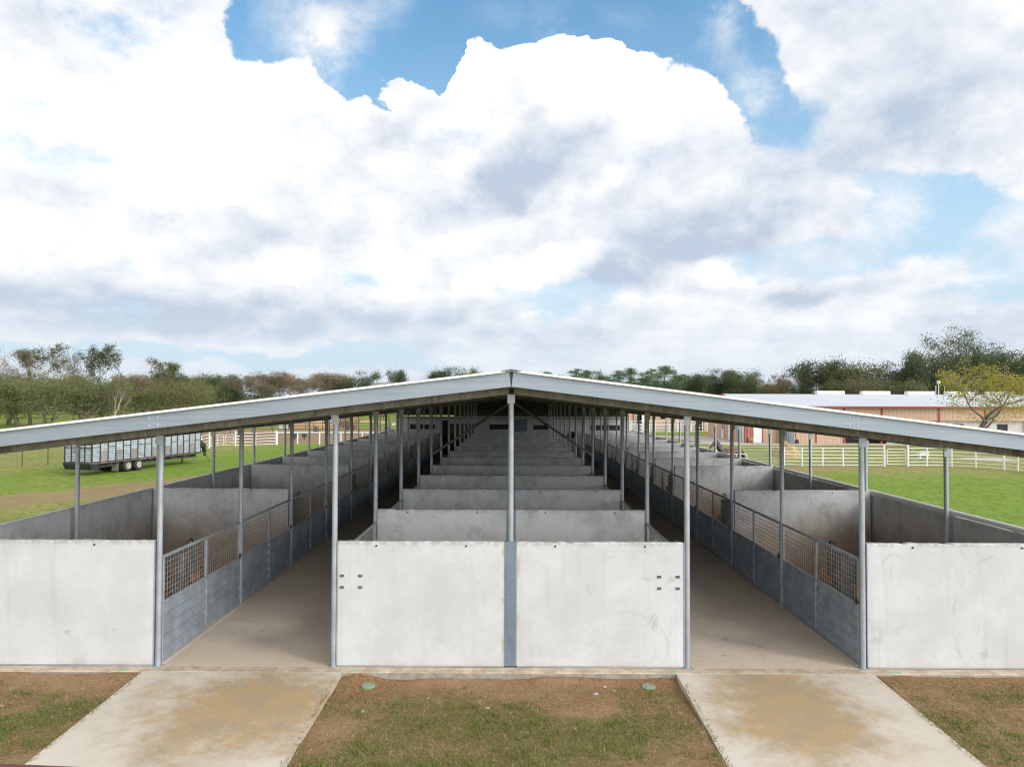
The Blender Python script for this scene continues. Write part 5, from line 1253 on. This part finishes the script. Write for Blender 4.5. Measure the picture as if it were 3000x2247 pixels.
def tree_meshes(kind, seed, H, W, leafmat, lsize, nleaf, bark=BARK):
    rnd = random.Random(seed); tb = MB(); cr = MB()
    if kind == 'pine':
        pts = [Vector((rnd.gauss(0, .12)*i/6, rnd.gauss(0, .12)*i/6, H*i/7)) for i in range(8)]; pts[0].z = -0.2
        tb.tube(pts, [0.24*(1 - 0.8*i/7) for i in range(8)], 7)
        cl = []
        for i in range(34):
            z = H * (1 - 0.58 * rnd.random() ** 0.8); t = max(0, (z/H - 0.42)/0.58)
            a = rnd.uniform(0, 2*pi); r = W*0.5 * (1.0 - t**2 * 0.8) * (0.55 + 0.45*min(1, t*4)) * rnd.uniform(0.25, 1)
            p = Vector((cos(a)*r, sin(a)*r, z)); q = Vector((0, 0, z - 0.1*r))
            tb.tube([q, (q+p)/2 + Vector((0, 0, .1)), p], [0.06, 0.045, 0.02], 5); cl.append((p, rnd.uniform(0.55, 1.25)))
        for p, r in cl:
            for i in range(nleaf // 34):
                v = Vector((rnd.gauss(0, 0.5), rnd.gauss(0, 0.5), rnd.gauss(0, 0.33))) * r * 1.25
                leaf(cr, rnd, p + v, lsize, 0.4)
    else:
        P = {'oak': dict(trunk_h=H*0.25, spread=0.85, r0=0.42, levels=4, n_child=(3, 4), up=0.15, low=True),
             'shrubby': dict(trunk_h=H*0.20, spread=0.75, r0=0.20, levels=4, n_child=(2, 4), up=0.2, trunks=3, low=True),
             'tall': dict(trunk_h=H*0.30, spread=0.6, r0=0.26, levels=5, n_child=(2, 3), up=0.5, low=True),
             'bare': dict(trunk_h=H*0.28, spread=0.6, r0=0.24, levels=5, n_child=(2, 3), up=0.45),
             'dead': dict(trunk_h=H*0.42, spread=0.7, r0=0.30, levels=3, n_child=(2, 2), up=0.25, bend=0.35),
             'fork': dict(trunk_h=H*0.26, spread=0.62, r0=0.34, levels=5, n_child=(2, 4), up=0.38, trunks=2, low=True)}[kind]
        segs, tips = skeleton(rnd, H, **P)
        zmax = max(t[0].z for t in tips); rr = sorted(max(abs(t[0].x), abs(t[0].y)) for t in tips); rmax = rr[int(len(rr)*0.94)]
        sz, sr = (H - 0.5) / zmax, (W*0.5) / rmax
        def f(p): return Vector((p.x*(1 + (sr-1)*min(1, max(0, p.z)/(0.3*zmax))), p.y*(1 + (sr-1)*min(1, max(0, p.z)/(0.3*zmax))), p.z*sz if p.z > 0 else p.z))
        for pts, rad, lev in segs:
            if lev >= 4 and kind not in ('bare', 'dead', 'fork', 'tall'): continue
            tb.tube([f(p) for p in pts], [max(0.012 if kind != 'bare' else 0.018, r) for r in rad], 7 if lev < 2 else (5 if lev < 3 else 4), cap=False)
        if nleaf:
            tips = [(f(t), l) for t, l in tips]
            if kind in ('shrubby', 'oak', 'fork'):
                lo = 0.40 if kind != 'fork' else 0.55
                tips += [(Vector((t.x*rnd.uniform(0.8, 1.08), t.y*rnd.uniform(0.8, 1.08), t.z*rnd.uniform(lo, 0.9))), l) for t, l in rnd.sample(tips, int(len(tips)*0.5))]
            per = max(1, nleaf // len(tips))
            base = {'oak': 1.15, 'shrubby': 0.95, 'tall': 1.0, 'bare': 1.0, 'fork': 0.75}.get(kind, 0.8) * (W/9)
            for t, l in tips:
                if kind in ('tall', 'bare') and rnd.random() < 0.18: continue
                r = base * rnd.uniform(0.7, 1.3); k = int(per * rnd.uniform(0.5, 1.6))
                for i in range(k):
                    v = Vector((rnd.gauss(0, 1), rnd.gauss(0, 1), rnd.gauss(0, 0.8))).normalized() * r * rnd.random() ** 0.75; v.z *= 0.85 * (H/W) ** 0.5
                    q = t + v
                    if q.z > 0.25: leaf(cr, rnd, q, lsize)
    return tb.mesh('trunk', bark, True), (cr.mesh('crown', leafmat) if cr.f else None)
ARCH = {}
def arch(key):
    if key not in ARCH: ARCH[key] = tree_meshes(*SPEC[key])
    return ARCH[key]
SPEC = {   # kind, seed, height, width, leaf material, leaf size, leaf count, bark
    'oakA': ('oak', 11, 11, 13, LF['dark'], 0.26, 19000), 'oakB': ('oak', 23, 12, 12, LF['dark'], 0.26, 19000), 'oakC': ('oak', 5, 10, 12, LF['olive'], 0.26, 18000),
    'shA': ('shrubby', 31, 9.5, 11, LF['mid'], 0.24, 10500), 'shB': ('shrubby', 32, 9, 10, LF['olive'], 0.23, 8500), 'shC': ('shrubby', 39, 9.5, 11, LF['mid'], 0.24, 9500),
    'tallA': ('tall', 41, 14, 8, LF['olive'], 0.24, 6500), 'tallB': ('tall', 47, 14, 7, LF['dark'], 0.24, 7500), 'tallC': ('tall', 52, 13, 6, LF['olive'], 0.22, 2600),
    'bareA': ('bare', 61, 12, 9, LF['brown'], 0.16, 3000), 'bareB': ('bare', 66, 11, 9, LF['brown'], 0.20, 9000),
    'pineA': ('pine', 71, 16, 6.4, LF['pine'], 0.30, 6500), 'pineB': ('pine', 77, 16, 5.6, LF['pine'], 0.30, 6000), 'pineC': ('pine', 91, 16, 6.0, LF['pine'], 0.30, 6200),
    'snag': ('dead', 83, 9, 4.5, None, 0, 0, PALE),
    'gold': ('fork', 97, 9.4, 10.5, LF['yellow'], 0.17, 9000),
    'airy': ('tall', 99, 17, 15, LF['dark'], 0.25, 8500),
}
def tree(key, sx, Y, top, label, group, name=None, width=None, rz=None):
    """stand a tree where photo column sx meets depth Y, its top reaching photo row `top`"""
    tm, cm = arch(key); H, W = SPEC[key][2], SPEC[key][3]
    p = at(sx, 1180, Y=Y); h = px_z(sx, top, Y) - GZ; s = h / H
    e = empty(name or {'p': 'pine_tree', 'o': 'oak_tree', 's': 'tree', 't': 'tree', 'b': 'tree', 'g': 'tree', 'a': 'tree'}[key[0]], (p.x, Y, GZ), random.uniform(0, 6.28) if rz is None else rz)
    w = s if width is None else (width / FPX * Y) / W
    e.scale = (w, w, s)
    tag(e, label, 'tree', group)
    put('trunk', tm, e)
    if cm: put('crown', cm, e)
    return e
G1 = 'trees on the left beyond the pipe fence'
for key, sx, Y, top, lab, wd in (
    ('bareA', -10, 122, 1010, 'nearly bare twiggy tree at the left edge of the photo', 150),
    ('tallA', 88, 130, 1000, 'tall open crowned tree with sky showing through, farthest left of the tall ones', 150),
    ('bareA', 150, 134, 1018, 'bare grey branched tree right of the tall open crowned one', 130),
    ('shA', 60, 120, 1094, 'low green tree with several trunks at the far left', 210),
    ('shC', 140, 117, 1084, 'broad bright green tree with slanting trunks, left of the trailer end', 230),
    ('shB', 20, 126, 1078, 'olive tree partly cut by the left edge', 190),
    ('tallC', 236, 128, 1034, 'slender tree with a small tufted top', 70),
    ('tallB', 312, 126, 1002, 'tallest dark crowned tree of the left group', 120),
    ('shB', 232, 119, 1112, 'olive tree between the two tall trees', 190),
    ('shA', 300, 124, 1100, 'green bushy tree under the tallest dark crown', 170),
    ('bareB', 372, 132, 1088, 'rusty brown tree right of the tallest dark crown', 140),
    ('tallA', 497, 150, 1045, 'open crowned tree standing up alone over the woods', 120),
    ('shC', 470, 146, 1112, 'yellowish green tree with pale twigs left of the open crowned one', 170),
    ('shA', 540, 150, 1102, 'bright green tree below and right of the open crowned one', 190),
    ('shA', 600, 158, 1098, 'green tree at the right end of the near left group', 130)):
    tree(key, sx, Y, top, lab, G1, width=wd)
tree('snag', 328, 112, 1128, 'pale dead trunk with broken forks below the tallest dark crown', None, 'dead_tree', width=70)
o = heap('brush_pile', at(335, 1210, Y=112).x, 112.0, 2.2, 1.4, 1.1, M['brownpipe'], 21); tag(o, 'brown brush pile at the foot of the pale dead trunk', 'brush pile')
for sx, Y, key in ((42, 108, 'shB'), (137, 110, 'shB')):
    e = tree(key, sx, Y, 1232 if sx < 100 else 1226, 'small dark bush in the pasture, left of the slanting trunks' if sx < 100 else 'small thin sapling in the pasture between the slanting trunks', None, 'bush', width=22 if sx < 100 else 12)
    e['category'] = 'bush'
GF_ = 'trees of the distant wood line'
rnd = random.Random(77)
def far_lab(c): return {'d': 'dark green tree in the distant wood line on the left', 'b': 'brown leafless tree in the distant wood line on the left', 'o': 'olive tree in the distant wood line on the left'}[c]
for i, sx in enumerate(range(-40, 1010, 30)):
    r = rnd.random(); x = sx + rnd.uniform(-12, 12); Y = rnd.uniform(215, 300)
    if 700 < x < 1010: key, c = rnd.choice([('bareB', 'b'), ('bareB', 'b'), ('bareB', 'b'), ('oakC', 'o'), ('oakA', 'd')])
    else: key, c = rnd.choice([('oakA', 'd'), ('oakB', 'd'), ('oakC', 'o'), ('shA', 'o'), ('oakB', 'd')])
    top = (1102 if x < 560 else 1100) + rnd.uniform(-12, 10)
    tree(key, x, Y, top, far_lab(c), GF_, width=rnd.uniform(95, 140))
for sx, top, wd, key, lab in ((815, 1082, 150, 'bareB', 'reddish brown tree with a bare twiggy top above the wood line'), (975, 1085, 120, 'bareB', 'brown tree at the right end of the bare trees'),
                              (1075, 1088, 135, 'oakB', 'rounded green tree left of the roof ridge, larger of a pair'), (1010, 1096, 90, 'oakC', 'grey olive tree left of the rounded green pair'), (1168, 1082, 85, 'oakA', 'rounded green tree left of the roof ridge, smaller of a pair'),
                              (1270, 1085, 100, 'oakA', 'dark tree rising behind the left slope of the roof, first of three'), (1335, 1075, 110, 'oakB', 'dark tree rising behind the left slope of the roof, middle of three'), (1395, 1077, 95, 'oakC', 'brown tinged tree rising behind the left slope of the roof, nearest the ridge'),
                              (1130, 1120, 110, 'oakB', 'low dark tree filling the gap between the rounded green pair'), (1225, 1118, 100, 'oakA', 'low dark tree left of the three behind the roof')):
    tree(key, sx, 230 + (sx % 17), top, lab, 'trees behind the left slope of the roof', width=wd)
# pines and oaks behind the right slope
GP = 'pines behind the right slope of the roof'
for i, (sx, top) in enumerate(((1605, 1091), (1640, 1094), (1685, 1082), (1722, 1086), (1760, 1080), (1815, 1088), (1850, 1080), (1880, 1086), (1905, 1083), (1948, 1074), (1982, 1080), (2010, 1098))):
    tree(('pineA', 'pineB', 'pineC')[(i*5) % 3], sx, 205 + (i*37) % 30, top, 'tall bare trunked pine in the row behind the right slope of the roof', GP, width=random.uniform(78, 104))
for sx, top, wd, key, lab in ((2045, 1095, 120, 'oakA', 'dark tree next to the last pine'), (2100, 1083, 175, 'oakB', 'broad dark oak behind the gable of the metal building'), (2165, 1086, 150, 'oakA', 'dark oak right of the broad one behind the gable'), (2215, 1098, 120, 'oakC', 'olive tree at the right end of the oaks by the gable'),
                              (2250, 1135, 110, 'oakA', 'low trees in the gap above the metal roof'), (1900, 1140, 150, 'oakB', 'low dark tree under the pines, left'), (2010, 1138, 140, 'oakB', 'low dark tree under the pines, right')):
    tree(key, sx, 190 + (sx % 13), top, lab, 'oaks beyond the metal building', width=wd)
for sx, Y, top, wd, key, lab in ((2318, 140, 1085, 150, 'bareB', 'brown leaved tree left of the dark oaks behind the metal roof'), (2300, 145, 1110, 110, 'oakC', 'olive tree behind the brown leaved one'), (2372, 142, 1102, 140, 'oakB', 'dark green tree right of the brown leaved one'),
                                 (2450, 128, 1054, 200, 'oakA', 'spreading oak with an open left side behind the ridge vents'), (2540, 124, 1056, 250, 'oakC', 'largest grey green oak over the middle of the metal roof'), (2630, 128, 1062, 180, 'oakB', 'dark oak right of the largest grey green one'), (2490, 118, 1105, 180, 'oakC', 'lower olive oak in front of the spreading one'), (2590, 118, 1110, 190, 'oakC', 'lower olive oak in front of the largest one'),
                                 (2700, 122, 1030, 170, 'oakA', 'dark oak at the left foot of the airy tall tree'), (2810, 126, 958, 250, 'airy', 'tall airy tree with twiggy crown above all the others on the right'), (2780, 124, 1040, 240, 'oakB', 'dark oak under the tall airy crown'),
                                 (2900, 124, 1032, 240, 'oakA', 'dark oak behind the yellow tree, right of the airy one'), (2985, 122, 1028, 200, 'oakB', 'dark oak at the right edge of the photo'), (2680, 130, 1085, 200, 'oakB', 'low dark oak behind the antenna mast'), (3080, 124, 1030, 220, 'oakA', 'dark oak cut by the right edge')):
    tree(key, sx, Y, top, lab, 'oaks behind the metal roof', width=wd)
gold = tree('gold', 2862, 70, 1040, 'yellow leaved tree with two leaning trunks in front of the metal building', None, width=330, rz=0.6)
for i, sx in enumerate(range(1450, 2260, 42)):
    tree(('oakA', 'oakB', 'oakC')[i % 3], sx + random.uniform(-12, 12), 245 + (i*31) % 28, 1128 + random.uniform(-8, 10), 'low dark tree filling in behind the pines on the right', 'low trees behind the pines', width=random.uniform(75, 110))
# undergrowth that closes the foot of the distant woods
rnd = random.Random(5); mb = MB()
for i in range(26000):
    x = rnd.uniform(-260, 20) if i % 3 else rnd.uniform(-260, 170); y = rnd.uniform(255, 300) if x < 40 else rnd.uniform(215, 240)
    top = 6.0 + 2.6 * mnoise.noise(Vector((x*0.06, 0, 1)))
    leaf(mb, rnd, Vector((x, y, GZ + rnd.random() ** 0.8 * top)), 1.25)
o = mb.build('undergrowth', LF['dark']); tag(o, 'dense dark undergrowth along the foot of the distant woods', 'undergrowth', kind='stuff')

# ------------------------------------------------------------------ light
SUN_EL, SUN_AZ = R(34), R(122)              # azimuth measured from +Y clockwise: right and behind the camera
build_world(SUN_EL, SUN_AZ)
ld = bpy.data.lights.new('sun', 'SUN'); ld.energy = 1.0; ld.angle = R(14); ld.color = (1.0, 0.97, 0.93)
so = bpy.data.objects.new('sun', ld); col.objects.link(so)
sv = Vector((sin(SUN_AZ)*cos(SUN_EL), cos(SUN_AZ)*cos(SUN_EL), sin(SUN_EL)))
so.rotation_euler = sv.to_track_quat('Z', 'Y').to_euler(); so.location = (20, -20, 30)
vs_ = scene.view_settings
scene.display_settings.display_device = 'sRGB'
vs_.view_transform = 'Standard'; vs_.look = 'None'; vs_.exposure = 0.42; vs_.gamma = 1.0; vs_.use_curve_mapping = False
scene.cycles.max_bounces = 8; scene.cycles.diffuse_bounces = 5; scene.cycles.transparent_max_bounces = 8
scene.cycles.use_denoising = True; scene.cycles.filter_width = 1.1
